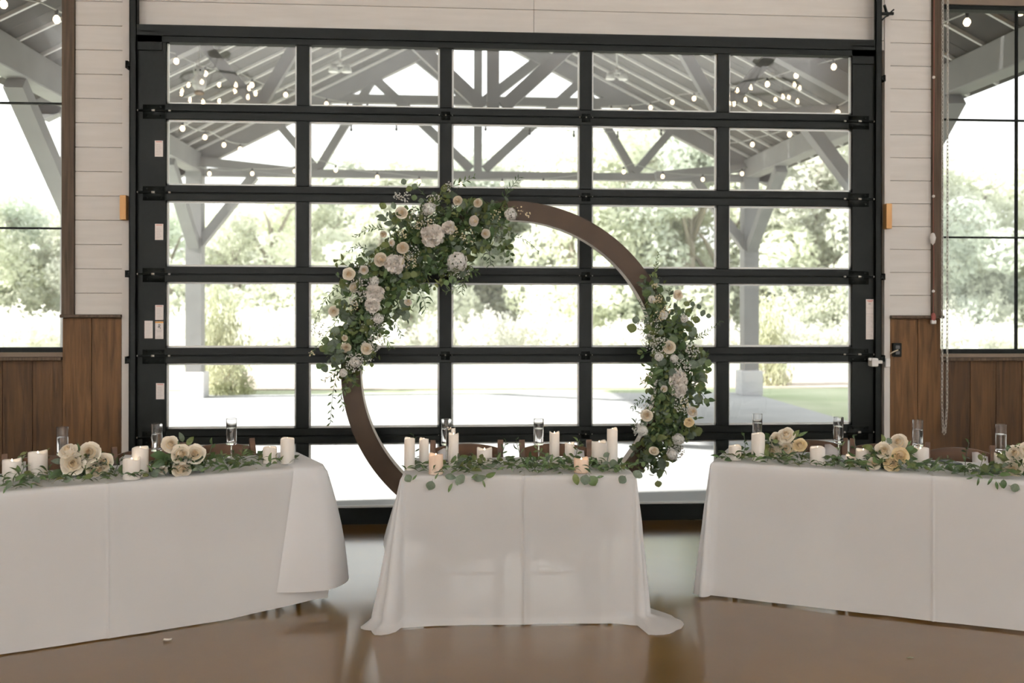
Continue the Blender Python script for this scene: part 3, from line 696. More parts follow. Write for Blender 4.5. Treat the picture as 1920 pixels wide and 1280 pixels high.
for sg in (-1, 1): MB().bevbox((sg * .35 - .03, -.2, 0), (sg * .35 + .03, .35, .05), .004).build('foot', 'ring', AR)
MB().bevbox((-.45, .02, .0), (.45, .12, .06), .004).build('foot_board', 'ring', AR)

# ================================================================== TABLES
ZT = .768
fl_c, fr_c = PZ(757, 893, ZT), PZ(1190, 889.5, ZT)
T_C = (fl_c, (fr_c - fl_c).normalized(), (fr_c - fl_c).length, .60)
cr_l, far_l = PZ(606, 874.5, ZT), PZ(0, 926, ZT); dl_ = (cr_l - far_l).normalized(); T_L = (cr_l - dl_ * 2.44, dl_, 2.44, .56)
cl_r, far_r = PZ(1337, 864.5, ZT), PZ(1920, 898.5, ZT); dr_ = (far_r - cl_r).normalized(); T_R = (cl_r, dr_, 2.44, .56)
def rz_of(d): return math.atan2(d.y, d.x)
def table(T, lab, cl_lab, hem, flare, cflare, creases, pud, seed, hemf=None):
    p, d, Ln, Wd = T; rz = rz_of(d)
    r = empty('banquet_table', (p.x, p.y, 0), rz); tag(r, lab, 'table')
    i = .008
    MB().bevbox((i, i, .715), (Ln - i, Wd - i, ZT - .006), .008).build('tabletop', 'table_top', r)
    for x in (.12, Ln - .12):
        for y in (.06, Wd - .06): MB().tube([(x, y, 0), (x, y, .72)], .014, 8).build('leg', 'leg_metal', r, True)
        MB().tube([(x, .06, .12), (x, Wd - .06, .12)], .009, 8).build('crossbar', 'leg_metal', r, True)
    # cloth
    rnd = random.Random(seed)
    per = []                                         # (x, y, nx, ny, cornerweight, along)
    xs = sorted(set([Ln * k / 60 for k in range(61)] + [c + o for c in creases for o in (-.03, -.016, -.008, -.004, 0, .004, .008, .016, .03)]))
    cr = .012
    def edge(pts, nx, ny):
        for x, y in pts: per.append([x, y, nx, ny, 0])
    def corner(x, y, a0):
        for k in range(1, 12):
            a = a0 + PI / 2 * k / 12; cw = math.sin(PI * k / 12) ** .7 * (1 - .4 * math.exp(-((k / 12 - .5) / .13) ** 2)); per.append([x, y, math.cos(a), math.sin(a), cw])
    edge([(x, 0) for x in xs], 0, -1); corner(Ln, 0, -PI / 2)
    ys_ = [Wd * k / 14 for k in range(15)]
    edge([(Ln, y) for y in ys_], 1, 0); corner(Ln, Wd, 0)
    edge([(x, Wd) for x in reversed(xs)], 0, 1); corner(0, Wd, PI / 2)
    edge([(0, y) for y in reversed(ys_)], -1, 0); corner(0, 0, PI)
    def cwt(x, y):                                   # nearness to a corner along straight edges
        dmin = min(math.hypot(x - a, y - b_) for a in (0, Ln) for b_ in (0, Wd)); return math.exp(-(dmin / .13) ** 2)
    vs = [0, .004, .012, .03, .06, .1, .16, .24, .32, .4, .48, .56, .64, .72, .8, .87, .92, .95, .965, .98, .99, 1.0]
    H = ZT - hem; b = MB(); rows = []
    for v in vs:
        row = []
        for (x, y, nx, ny, cw) in per:
            dv = v * (H if not hemf else ZT - hemf(x, y, nx, ny))
            o = .012 * min(1, dv / .012) if v else 0
            k1 = cw if cw > 0 else 0
            near = cwt(x, y)
            o += flare * v ** 1.1 + (cflare(x, y) if callable(cflare) else cflare) * k1 * v ** .9 - .25 * flare * near * v * (1 - k1)
            ang = math.atan2(ny, nx)
            wv = noise.noise(Vector((x * 3.1 + seed, y * 3.1, v * .8))) * .014 + noise.noise(Vector((x * 9 + seed, y * 9, v * 5))) * .003
            o += wv * min(1, v * 3)
            for c in creases:
                if ny < -.99: o += .006 * math.exp(-((x - c) / .006) ** 2) + .004 * math.exp(-((x - c - .03) / .03) ** 2)
            z = ZT - dv
            if pud and v > .955:
                pv_ = pud(x, y, nx, ny) * (ny < .05); t = (v - .955) / .045; o += pv_ * t; z = max(.005 + .008 * abs(math.sin(x * 17 + y * 13)) * (1 - t), z) if ny < .05 else z
            z = max(z, .004)
            row.append((x + nx * o, y + ny * o, z))
        rows.append(row)
    n_ = len(per); V = [q for row in rows for q in row]
    Fs = [(j * n_ + k, (j + 1) * n_ + k, (j + 1) * n_ + (k + 1) % n_, j * n_ + (k + 1) % n_) for j in range(len(vs) - 1) for k in range(n_)]
    b.add(V, Fs)
    # top sheet
    P = [[(x, y, ZT + (.003 * sum(math.exp(-((x - c) / .008) ** 2) for c in creases))) for y in ys_] for x in xs]; b.grid(P)
    me_name = 'tablecloth'
    o = b.build(me_name, 'linen_sheer' if seed == 11 else 'linen', None, True, loc=(p.x, p.y, 0)); o.rotation_euler = (0, 0, rz)
    bm = bmesh.new(); bm.from_mesh(o.data); bmesh.ops.remove_doubles(bm, verts=bm.verts[:], dist=.0008); bmesh.ops.recalc_face_normals(bm, faces=bm.faces[:]); bm.to_mesh(o.data); bm.free()
    tag(o, cl_lab, 'tablecloth')
    return r
def pud_c(x, y, nx, ny):
    Ln = T_C[2]; a = 0.0
    if ny < -.5: a += .012
    a += .17 * math.exp(-((x - Ln) / .09) ** 2) * math.exp(-(y / .16) ** 2) * (1 if nx > .1 else .3)
    a += .05 * math.exp(-((x) / .12) ** 2) * math.exp(-(y / .12) ** 2)
    return a
table(T_C, 'small folding banquet table in the centre under a white cloth', 'white linen cloth puddling on the floor over the small centre table', .004, .055, lambda x, y: .15 if x < .3 else .045, [T_C[2] * .52], pud_c, 11, lambda x, y, nx, ny: .004 + .42 * max(0, ny) ** .6)
pa = PZ(203, 909, ZT); cL = (pa - T_L[0]).dot(T_L[1])
table(T_L, 'long folding banquet table on the left under a white cloth', 'white linen cloth with a pressed crease over the long left table', .006, .05, .0, [cL], None, 12, lambda x, y, nx, ny: .006 + .42 * max(0, ny) ** .6 + .035 * max(0, min(1, (x - 1.9) / .45)) + (.06 if nx > .3 else 0))
pa = PZ(1750, 888.5, ZT); cR = (pa - T_R[0]).dot(T_R[1])
table(T_R, 'long folding banquet table on the right under a white cloth', 'white linen cloth with a pressed crease over the long right table', .012, .045, .07, [cR], None, 13, lambda x, y, nx, ny: .012 + .42 * max(0, ny) ** .6)
# overlay cloth at the inner end of the left table
p, d, Ln, Wd = T_L; nrm = Vector((d.y, -d.x, 0))                          # outward (towards the camera)
def tl(x, y, z): return p + d * x - nrm * y + Vector((0, 0, z - ZT))
x_in = Ln - .17
def fpt(px, py, off): q = PD(px, py, p + nrm * off, nrm); return q
cols_ = []
top = [tl(x_in, Wd * .999, ZT + .006), tl(x_in + .06, Wd * .999, ZT + .006), tl(Ln - .05, Wd, ZT + .006), tl(Ln + .006, Wd - .02, ZT + .003)]
mid = [tl(x_in, .0, ZT + .007), tl(x_in + .06, 0, ZT + .007), tl(Ln - .05, 0, ZT + .007), tl(Ln + .008, .03, ZT + .004)]
mid2 = [tl(x_in, -.022, ZT - .012), tl(x_in + .06, -.024, ZT - .014), tl(Ln - .03, -.03, ZT - .016), tl(Ln + .03, .02, ZT - .03)]
bot = [fpt(521, 1112, .075), fpt(577, 1111, .13), fpt(631, 1103, .15), PD(655, 1081, p + d * (Ln + .17), d)]
rows = [top, mid, mid2]
def lerp_cols(A, B, t): return [a.lerp(c, t) for a, c in zip(A, B)]
for t in (.08, .2, .35, .5, .65, .8, .9, 1.0):
    r_ = lerp_cols(mid2, bot, t); bulge = .02 * math.sin(PI * t)
    r_ = [r_[0] + nrm * bulge * .3, r_[1] + nrm * bulge, r_[2] + nrm * bulge + d * bulge, r_[3] + d * bulge]; rows.append(r_)
def catmull(P, m=6):
    out = []
    for i in range(len(P) - 1):
        p0 = P[max(i - 1, 0)]; p1 = P[i]; p2_ = P[i + 1]; p3 = P[min(i + 2, len(P) - 1)]
        for k in range(m):
            t = k / m; out.append(.5 * ((2 * p1) + (-p0 + p2_) * t + (2 * p0 - 5 * p1 + 4 * p2_ - p3) * t * t + (-p0 + 3 * p1 - 3 * p2_ + p3) * t ** 3))
    out.append(P[-1]); return out
rows2 = [r_ + [r_[3].lerp(r_[3] - nrm * (Wd * .75 if k > 1 else Wd * .3 * 0), 1) + d * (.0 if k < 2 else -.03 * k / 10)] if k > 1 else r_ + [r_[3] - nrm * (.0 if k == 0 else Wd * .0)] for k, r_ in enumerate(rows)]
ov = MB(); ov.grid([catmull(r_) for r_ in rows2]); oo = ov.build('tablecloth', 'linen', None, True)
bm = bmesh.new(); bm.from_mesh(oo.data); bmesh.ops.remove_doubles(bm, verts=bm.verts[:], dist=.0005); bm.to_mesh(oo.data); bm.free()
tag(oo, 'short extra white cloth flaring over the inner end of the left table', 'tablecloth')

# ================================================================== CHAIRS
def make_chair():
    r = empty('folding_chair')                       # local: back rail at y=0, seat towards -y, faces -y
    W2 = .205
    def zc(x): return .795 - .022 * (abs(x) / W2) ** 2.2
    b = MB(); nseg = 12; P0 = []
    V = []; Fs = []
    for k in range(nseg + 1):
        x = -W2 + 2 * W2 * k / nseg; yb = .025 * (1 - (x / W2) ** 2)
        for yy, zz in ((yb - .009, zc(x)), (yb + .009, zc(x)), (yb + .009, zc(x) - .085 + .012 * (1 - (x / W2) ** 2)), (yb - .009, zc(x) - .085 + .012 * (1 - (x / W2) ** 2))): V.append((x, yy, zz))
    for k in range(nseg):
        for j in range(4): Fs.append((k * 4 + j, k * 4 + (j + 1) % 4, k * 4 + 4 + (j + 1) % 4, k * 4 + 4 + j))
    Fs += [(0, 1, 2, 3), tuple(nseg * 4 + j for j in (3, 2, 1, 0))]
    b.add(V, Fs).build('top_rail', 'chair', r)
    MB().bar((-W2, -.045, .60), (W2, -.045, .60), .016, .05).build('back_slat', 'chair', r)
    for sg in (-1, 1):
        MB().bar((sg * (W2 + .014), .012, .815), (sg * (W2 + .014), -.36, .0), .026, .036, (1, 0, 0)).build('back_post', 'chair', r)
        MB().bar((sg * (W2 - .02), -.36, .44), (sg * (W2 - .02), .02, .0), .024, .034, (1, 0, 0)).build('leg', 'chair', r)
        MB().bar((sg * (W2 - .045), -.42, .435), (sg * (W2 - .045), -.06, .435), .024, .035).build('seat_rail', 'chair', r)
    MB().bevbox((-W2 + .05, -.43, .44), (W2 - .05, -.06, .475), .012).build('seat', 'chair_pad', r)
    MB().tube([(-W2, -.3, .12), (W2, -.3, .12)], .011, 8).build('stretcher', 'chair', r, True); MB().tube([(-W2 + .03, -.03, .14), (W2 - .03, -.03, .14)], .011, 8).build('stretcher', 'chair', r, True)
    return r
proto = make_chair()
def copy_tree(o, par=None):
    c = o.copy(); COL.objects.link(c); c.parent = par
    for ch_ in o.children: copy_tree(ch_, c)
    return c
chairs = [  # left post px, right post px, table, label, napkin side
    (6, 141, T_L, 'brown wooden folding chair behind the left table, nearest the left edge', -1),
    (212, 343, T_L, 'brown wooden folding chair behind the middle of the left table', -1),
    (347, 477, T_L, 'brown wooden folding chair behind the left table, nearest the arch', 0),
    (809, 943, T_C, 'brown wooden folding chair behind the left half of the centre table', -1),
    (976, 1109, T_C, 'brown wooden folding chair behind the right half of the centre table', 1),
    (1462, 1589, T_R, 'brown wooden folding chair behind the right table, nearest the arch', 1),
    (1596, 1726, T_R, 'brown wooden folding chair behind the middle of the right table', 0),
    (1737, 1866, T_R, 'brown wooden folding chair behind the right table, nearest the right edge', 1)]
napk = ['far left chair', 'middle left chair', None, 'left chair of the centre table', 'right chair of the centre table', 'inner right chair', None, 'far right chair']
for i, (x0, x1, T, lab, ns) in enumerate(chairs):
    p, d, Ln, Wd = T; nrm = Vector((d.y, -d.x, 0)); back = p - nrm * (Wd + .14)
    a = PD(x0, 850, back, nrm); b_ = PD(x1, 850, back, nrm); c = (a + b_) / 2; wd = (b_ - a).length
    o = proto if i == 0 else copy_tree(proto)
    o.location = (c.x, c.y, 0); o.rotation_euler = (0, 0, rz_of(d)); k_ = wd / .464; o.scale = (k_, 1, 1.04)
    tag(o, lab, 'chair', 'folding chairs behind the tables')
    if ns:                                           # white napkin folded over the top rail
        xm = ns * .135; wn = .05
        rows = []
        for t in range(9):
            if t < 4: y, z = -.022 - .003 * t - .012 * math.sin(t), .62 + .175 * t / 4
            elif t == 4: y, z = .012, .806
            else: y, z = .05 + .004 * t, .795 - .02 * (t - 4)
            rows.append([(xm - wn * (1.15 - .02 * t), y, z), (xm - wn * .3, y - .004, z + .004), (xm + wn * .4, y + .002, z), (xm + wn * (1.1 - .02 * t), y - .003, z - .003)])
        nb = MB(); nb.grid(rows); q = nb.build('napkin', 'napkin', None, True, loc=(c.x, c.y, 0)); q.rotation_euler = (0, 0, rz_of(d)); q.scale = (k_, 1, 1)
        so = q.modifiers.new('thickness', 'SOLIDIFY'); so.thickness = .003
        tag(q, 'white folded napkin over the back of the ' + napk[i], 'napkin')

# ================================================================== CANDLES
def candle(x0, x1, yt, yb, lab, warm=False, seed=0, z=ZT + .002):
    xc = (x0 + x1) / 2; p = PZ(xc, yb, z); s_ = pxm(p); rr = (x1 - x0) / 2 / s_
    fw = Vector((p.x, p.y, 0)).normalized(); c = p + fw * rr; hh = max(.05, (yb - yt) / s_ - rr * .12)
    r = empty('pillar_candle', (c.x, c.y, z), seed * .7); tag(r, lab, 'candle')
    wav = lambda j, a: (.0045 * math.sin(2 * a + seed) + .003 * math.sin(3 * a + seed * 2.1)) if j in (3, 4, 5) else 0
    prof = [(0, 0), (rr * .97, 0), (rr, .004), (rr, hh - .006), (rr * .97, hh), (rr * .84, hh - .004), (rr * .8, hh - .03), (rr * .5, hh - .036), (0, hh - .036)]
    MB().lathe(prof, 28, fn=wav).build('wax_body', 'wax_warm' if warm else 'wax', r, True)
    MB().lathe([(0, hh - .036), (.004, hh - .034), (.0065, hh - .018), (.004, hh - .004), (0, hh + .006)], 10).build('flame', 'flame', r, True)
CD = [
 (7, 40, 865, 905, 'short white pillar candle at the left edge of the left table'),
 (55, 89, 850, 899, 'tall white pillar candle left of the leftmost rose posy'),
 (232, 264, 862, 903, 'short cream candle in front between the two left posies'),
 (249, 279, 841, 898, 'tall white candle just behind the short one between the left posies'),
 (494, 520, 840, 871, 'short white candle near the inner end of the left table'),
 (527, 553, 823, 872, 'tall white candle at the inner end of the left table'),
 (759, 779, 822, 883, 'slim white candle at the left end of the centre table'),
 (787, 805, 823, 876, 'slim plain white candle, second from the left on the centre table'),
 (805, 832, 852, 891, 'low glowing peach candle at the left front of the centre table'),
 (838, 855, 803, 869, 'tallest slim candle behind another left of centre on the centre table'),
 (842, 861, 813, 874, 'slim candle in front of the taller one beside the champagne flute'),
 (895, 924, 841, 875, 'wide short candle with a lit flame in the middle of the centre table'),
 (1031, 1050, 810, 868, 'slim tall candle right of the second centre flute'),
 (1060, 1078, 830, 869, 'medium slim candle with a warm top on the centre table'),
 (1077, 1105, 859, 887, 'low glowing peach candle at the right front of the centre table'),
 (1110, 1139, 827, 877, 'wide white candle beside the tallest candle at the right of the centre table'),
 (1139, 1159, 803, 882, 'tall slim candle at the right end of the centre table'),
 (1367, 1391, 834, 862, 'low cream candle at the inner end of the right table'),
 (1410, 1435, 811, 864, 'tall white candle left of the innermost right posy'),
 (1520, 1548, 836, 871, 'white lit candle right of the innermost right posy'),
 (1587, 1606, 852, 868, 'low blush candle half hidden behind the middle right posy'),
 (1606, 1634, 840, 874, 'white lit candle left of the middle right posy'),
 (1712, 1742, 836, 870, 'wide white candle right of the middle right posy'),
 (1866, 1891, 848, 884, 'white candle left of the rightmost posy'),
]
for i, q in enumerate(CD): candle(*q, warm='peach' in q[4], seed=i)

# ================================================================== CHAMPAGNE FLUTES
def flute_meshes():
    g = MB(); R = .029; HB = .148; zs = .105
    g.lathe([(0, 0), (.030, 0), (.031, .002), (.012, .005), (.004, .012), (.0036, zs - .01), (.008, zs - .002), (R - .003, zs), (R - .0006, zs + .002), (R, zs + .006), (R, zs + .010), (R, zs + HB - .002), (R, zs + HB - .0006), (R - .0006, zs + HB), (R - .0012, zs + HB), (R - .0018, zs + HB - .0006), (R - .0018, zs + HB - .002), (R - .0018, zs + .018), (R - .0022, zs + .014), (R - .006, zs + .011), (R - .010, zs + .011), (0, zs + .011)], 28)
    bm_ = g.mesh('bowl', 'clear', True)
    wtr = MB().lathe([(0, zs + .0113), (R - .0062, zs + .0113), (R - .00225, zs + .0143), (R - .0019, zs + .018), (R - .0019, zs + .092), (R - .0019, zs + .0945), (R - .0024, zs + .095), (R - .005, zs + .0945), (0, zs + .0945)], 28).mesh('drink', 'drink', True)
    return bm_, wtr
FB, FW_ = flute_meshes()
FL = [(118, 893, 'champagne flute behind the leftmost rose posy'), (295, 884, 'champagne flute left of the second left posy, before the dark door stile'), (435, 869.5, 'champagne flute near the inner end of the left table'),
      (838, 869, 'champagne flute behind the tall candles on the centre table'), (1011, 868, 'champagne flute in the middle right of the centre table'),
      (1421, 853, 'champagne flute behind the innermost candle of the right table'), (1573, 861, 'champagne flute between the first two right posies'), (1722, 868, 'champagne flute behind the wide candle on the right table'), (1878, 879, 'champagne flute near the right edge of the photo')]
for x, y, lab in FL:
    p = PZ(x, y, ZT + .002); r = empty('champagne_flute', p); tag(r, lab, 'glass', 'champagne flutes on the tables'); obj('glass', FB, r); obj('drink', FW_, r)

# ================================================================== LEAVES AND FLOWERS
def leaf_mesh(name, wd, m, curl=.12, fold=.12, pet=.1, seed=0, n=6, power=.8):
    P = []; rnd = random.Random(seed)
    for k in range(n + 1):
        t = k / n; h = wd / 2 * math.sin(PI * t ** power) ** .75 if 0 < t < 1 else 0
        x = pet + (1 - pet) * t; zz = curl * math.sin(PI * t * .9) - curl * t * t * .8
        P.append([(x, -h, zz + fold * h), (x, 0, zz), (x, h, zz + fold * h)])
    b = MB(); b.grid(P); b.bar((0, 0, 0), (pet + .05, 0, 0), .02, .02); return b.mesh(name, m, True)
LEAF = {}
def fam(key, name, wd, ms, **kw):
    LEAF[key] = [leaf_mesh(name, wd * (1 + .12 * (i % 3 - 1)), m_, seed=i, curl=kw.get('curl', .12) * (1 + .5 * (i % 2)), fold=kw.get('fold', .15), pet=kw.get('pet', .1), power=kw.get('power', .8)) for i, m_ in enumerate(ms)]
fam('round', 'eucalyptus_leaf', .95, ['leaf_silver', 'leaf_olive', 'leaf_silver', 'leaf_mid'], curl=.06, fold=.1, pet=.14, power=.95)
fam('oval', 'salal_leaf', .5, ['leaf_mid', 'leaf_olive', 'leaf_dark', 'leaf_silver'])
fam('lance', 'ruscus_leaf', .27, ['leaf_dark', 'leaf_mid', 'leaf_dark', 'leaf_mid'], fold=.25)
fam('willow', 'willow_leaf', .17, ['leaf_mid', 'leaf_dark', 'leaf_dark'], curl=.2, fold=.2)
def frame(d, nrm):
    d = Vector(d).normalized(); nrm = Vector(nrm); s_ = nrm.cross(d)
    if s_.length < 1e-4: s_ = d.orthogonal()
    s_.normalize(); nrm = d.cross(s_)
    return Matrix(((d.x, s_.x, nrm.x, 0), (d.y, s_.y, nrm.y, 0), (d.z, s_.z, nrm.z, 0), (0, 0, 0, 1)))
def leaf(root, kind, p, d, nrm, size, rnd, centred=False):
    me = rnd.choice(LEAF[kind]); F_ = frame(d, nrm)
    q = Vector(p) - (Vector(d).normalized() * size * .5 if centred else Vector((0, 0, 0)))
    return obj(me.name.split('.')[0], me, root, mx=Matrix.Translation(local(root, q)) @ F_ @ Matrix.Scale(size, 4))

def rose_mesh(name, m, seed, openness=1.0):
    rnd = random.Random(seed); b = MB()                         # opens towards +Z, unit radius
    layers = [(.12, .09, .55, .80, 3), (.27, .22, .50, .80, 3), (.44, .43, .36, .70, 4), (.64, .72, .16, .52, 5), (.84, 1.06, -.02, .26, 5)]
    for li, (r0, r1, z0, z1, npet) in enumerate(layers):
        b.cur = 1 if li < 2 else 0
        for k in range(npet):
            a0 = 2 * PI * (k / npet) + li * .7 + rnd.uniform(-.15, .15); half = PI / npet * 1.35; P = []
            for i in range(6):
                s_ = i / 5 * 2 - 1; row = []
                for j in range(5):
                    t = j / 4; rr = (.12 + (r0 - .12) * min(1, t * 1.6)) if t < .6 else r0 + (r1 * openness + r0 * (1 - openness) - r0) * ((t - .6) / .4) ** 1.3
                    zz = -.45 + (z1 + .45) * t - (.30 * (r1 - r0 if r1 > r0 else 0) * max(0, t - .7) / .3) - .16 * s_ * s_ * t
                    rr *= 1 - .10 * s_ * s_ + .03 * math.sin(5 * s_ + seed); a = a0 + s_ * half * (.45 + .55 * math.sin(PI * min(1, t + .25) * .62))
                    row.append((rr * math.cos(a), rr * math.sin(a), zz))
                P.append(row)
            b.grid(P)
    b.cur = 1; b.ball((0, 0, .2), .10, 8, 6, (1, 1, 2.4)); b.ball((0, 0, -.1), .5, 10, 6, (1, 1, .5)); b.ball((0, 0, -.32), .3, 8, 6)
    return b.mesh(name, [m, 'rose_core'], True)
ROSES = [rose_mesh('rose', 'rose', 1), rose_mesh('rose', 'rose', 5, .85), rose_mesh('rose', 'rose_warm', 9, .9)]
BUD = [rose_mesh('rosebud', 'carnation', 3, .35), rose_mesh('rosebud', 'rose', 4, .4)]
def ruffle_mesh(name, m, seed, n=60, flat=.75, sz=.42):
    rnd = random.Random(seed); b = MB(); b.ball((0, 0, 0), .5, 10, 7, (1, 1, flat))
    for k in range(n):
        z = 1 - 1.45 * (k + .5) / n; a = k * 2.39996; r = math.sqrt(max(0, 1 - z * z)); c = Vector((r * math.cos(a), r * math.sin(a), z * flat))
        q = c.normalized(); u = q.orthogonal().normalized(); u = Matrix.Rotation(rnd.uniform(0, 6.28), 3, q) @ u; v = q.cross(u); P = []
        for i in range(5):
            s_ = i / 4 * 2 - 1; row = []
            for j in range(3):
                t = j / 2; row.append(c * (.42 + (.5 + .12 * math.sin(k * 1.7)) * t) + u * s_ * sz * (.45 + .55 * t) + v * (.2 * t * math.sin(s_ * 7 + k) + rnd.uniform(-.06, .06)) + q * (-.12 * s_ * s_ * t))
            P.append(row)
        b.grid(P)
    return b.mesh(name, m, True)
CARN = [ruffle_mesh('carnation', 'carnation', 1), ruffle_mesh('carnation', 'carnation', 2, 50)]
def floret_mesh(name, m, seed, n=64):
    rnd = random.Random(seed); b = MB()
    for k in range(n):
        z = 1 - 1.5 * (k + .5) / n; a = k * 2.39996; r = math.sqrt(max(0, 1 - z * z)); c = Vector((r * math.cos(a), r * math.sin(a), z * .8)) * rnd.uniform(.85, 1.05)
        q = (c + Vector((rnd.gauss(0, .2), rnd.gauss(0, .2), rnd.gauss(0, .2)))).normalized(); u = q.orthogonal().normalized(); v = q.cross(u); s_ = rnd.uniform(.24, .36)
        for j in range(4):
            aa = j * PI / 2 + k; e1 = u * math.cos(aa) + v * math.sin(aa); e2 = u * math.cos(aa + .8) + v * math.sin(aa + .8); e0 = u * math.cos(aa - .8) + v * math.sin(aa - .8)
            b.add([c, c + e0 * s_ * .7 + q * .03, c + e1 * s_ + q * .05, c + e2 * s_ * .7 + q * .03], [(0, 1, 2, 3)])
    return b.mesh(name, m, True)
HYD = [floret_mesh('hydrangea', 'white_petal', 1), floret_mesh('hydrangea', 'white_petal', 2)]
CAM_TO = lambda p: (O - Vector(p)).normalized()
def flower(root, kind, p, r, rnd, up=.25, name=None):
    lst = {'rose': ROSES[:2], 'warm': ROSES[2:], 'bud': BUD, 'carn': CARN, 'hyd': HYD}[kind]; me = rnd.choice(lst)
    n_ = (CAM_TO(p) + Vector((rnd.gauss(0, .3), rnd.gauss(0, .15), up + rnd.gauss(0, .25)))).normalized()
    F_ = frame(n_.orthogonal(), n_)
    F_ = F_ @ Matrix.Rotation(rnd.uniform(0, 6.28), 4, 'Z')
    return obj(me.name.split('.')[0], me, root, mx=Matrix.Translation(local(root, p)) @ F_ @ Matrix.Scale(r, 4))
def sprig(root, pts, rnd, kind='lance', size=.035, n=14, name='sprig', jit=.0):
    """a thin stem with pairs of small leaves along it, one mesh"""
    pts = catmull([Vector(local(root, q)) for q in pts], 5); b = MB(); b.tube(pts, .0018, 4); Lk = LEAF[kind]
    m_ = len(pts) - 1
    for k in range(n):
        t = (k + .6) / n * m_; i = min(m_ - 1, int(t)); q = pts[i].lerp(pts[i + 1], t - i); d = (pts[i + 1] - pts[i]).normalized()
        sd = d.cross(Vector((rnd.gauss(0, .5), -1, rnd.gauss(0, .5)))).normalized() * (1 if k % 2 else -1)
        dd = (d * .7 + sd * .8 + Vector((0, rnd.gauss(0, .35), rnd.gauss(0, .25)))).normalized()
        b.merge(rnd.choice(Lk), Matrix.Translation(q) @ frame(dd, Vector((rnd.gauss(0, .5), -1, rnd.gauss(.4, .5)))) @ Matrix.Scale(size * rnd.uniform(.7, 1.25) * (1.1 - .5 * k / n), 4))
    return b.build(name, rnd.choice(Lk).materials[0], root, True, fix=False)
def poly_sampler(poly):
    xs = [q[0] for q in poly]; ys = [q[1] for q in poly]
    def inside(x, y):
        c = False; j = len(poly) - 1
        for i in range(len(poly)):
            xi, yi = poly[i]; xj, yj = poly[j]
            if (yi > y) != (yj > y) and x < (xj - xi) * (y - yi) / (yj - yi) + xi: c = not c
            j = i
        return c
    def f(rnd):
        while True:
            x, y = rnd.uniform(min(xs), max(xs)), rnd.uniform(min(ys), max(ys))
            if inside(x, y): return x, y
    return f
def blossoms(root, spots, rnd, m='white_petal', name='filler_blossom', y=None):
    b = MB()
    for (px, py, rp, n_, dy) in spots:
        for k in range(n_):
            a = rnd.uniform(0, 6.28); rr = rp * math.sqrt(rnd.random()); p = PY(px + rr * math.cos(a), py + rr * math.sin(a), y + dy + rnd.uniform(-.06, .03))
            b.ball(local(root, p), rnd.uniform(.0035, .0068), 5, 3)
    o = b.build(name, m, root, True, fix=False); o['kind'] = 'stuff'; return o

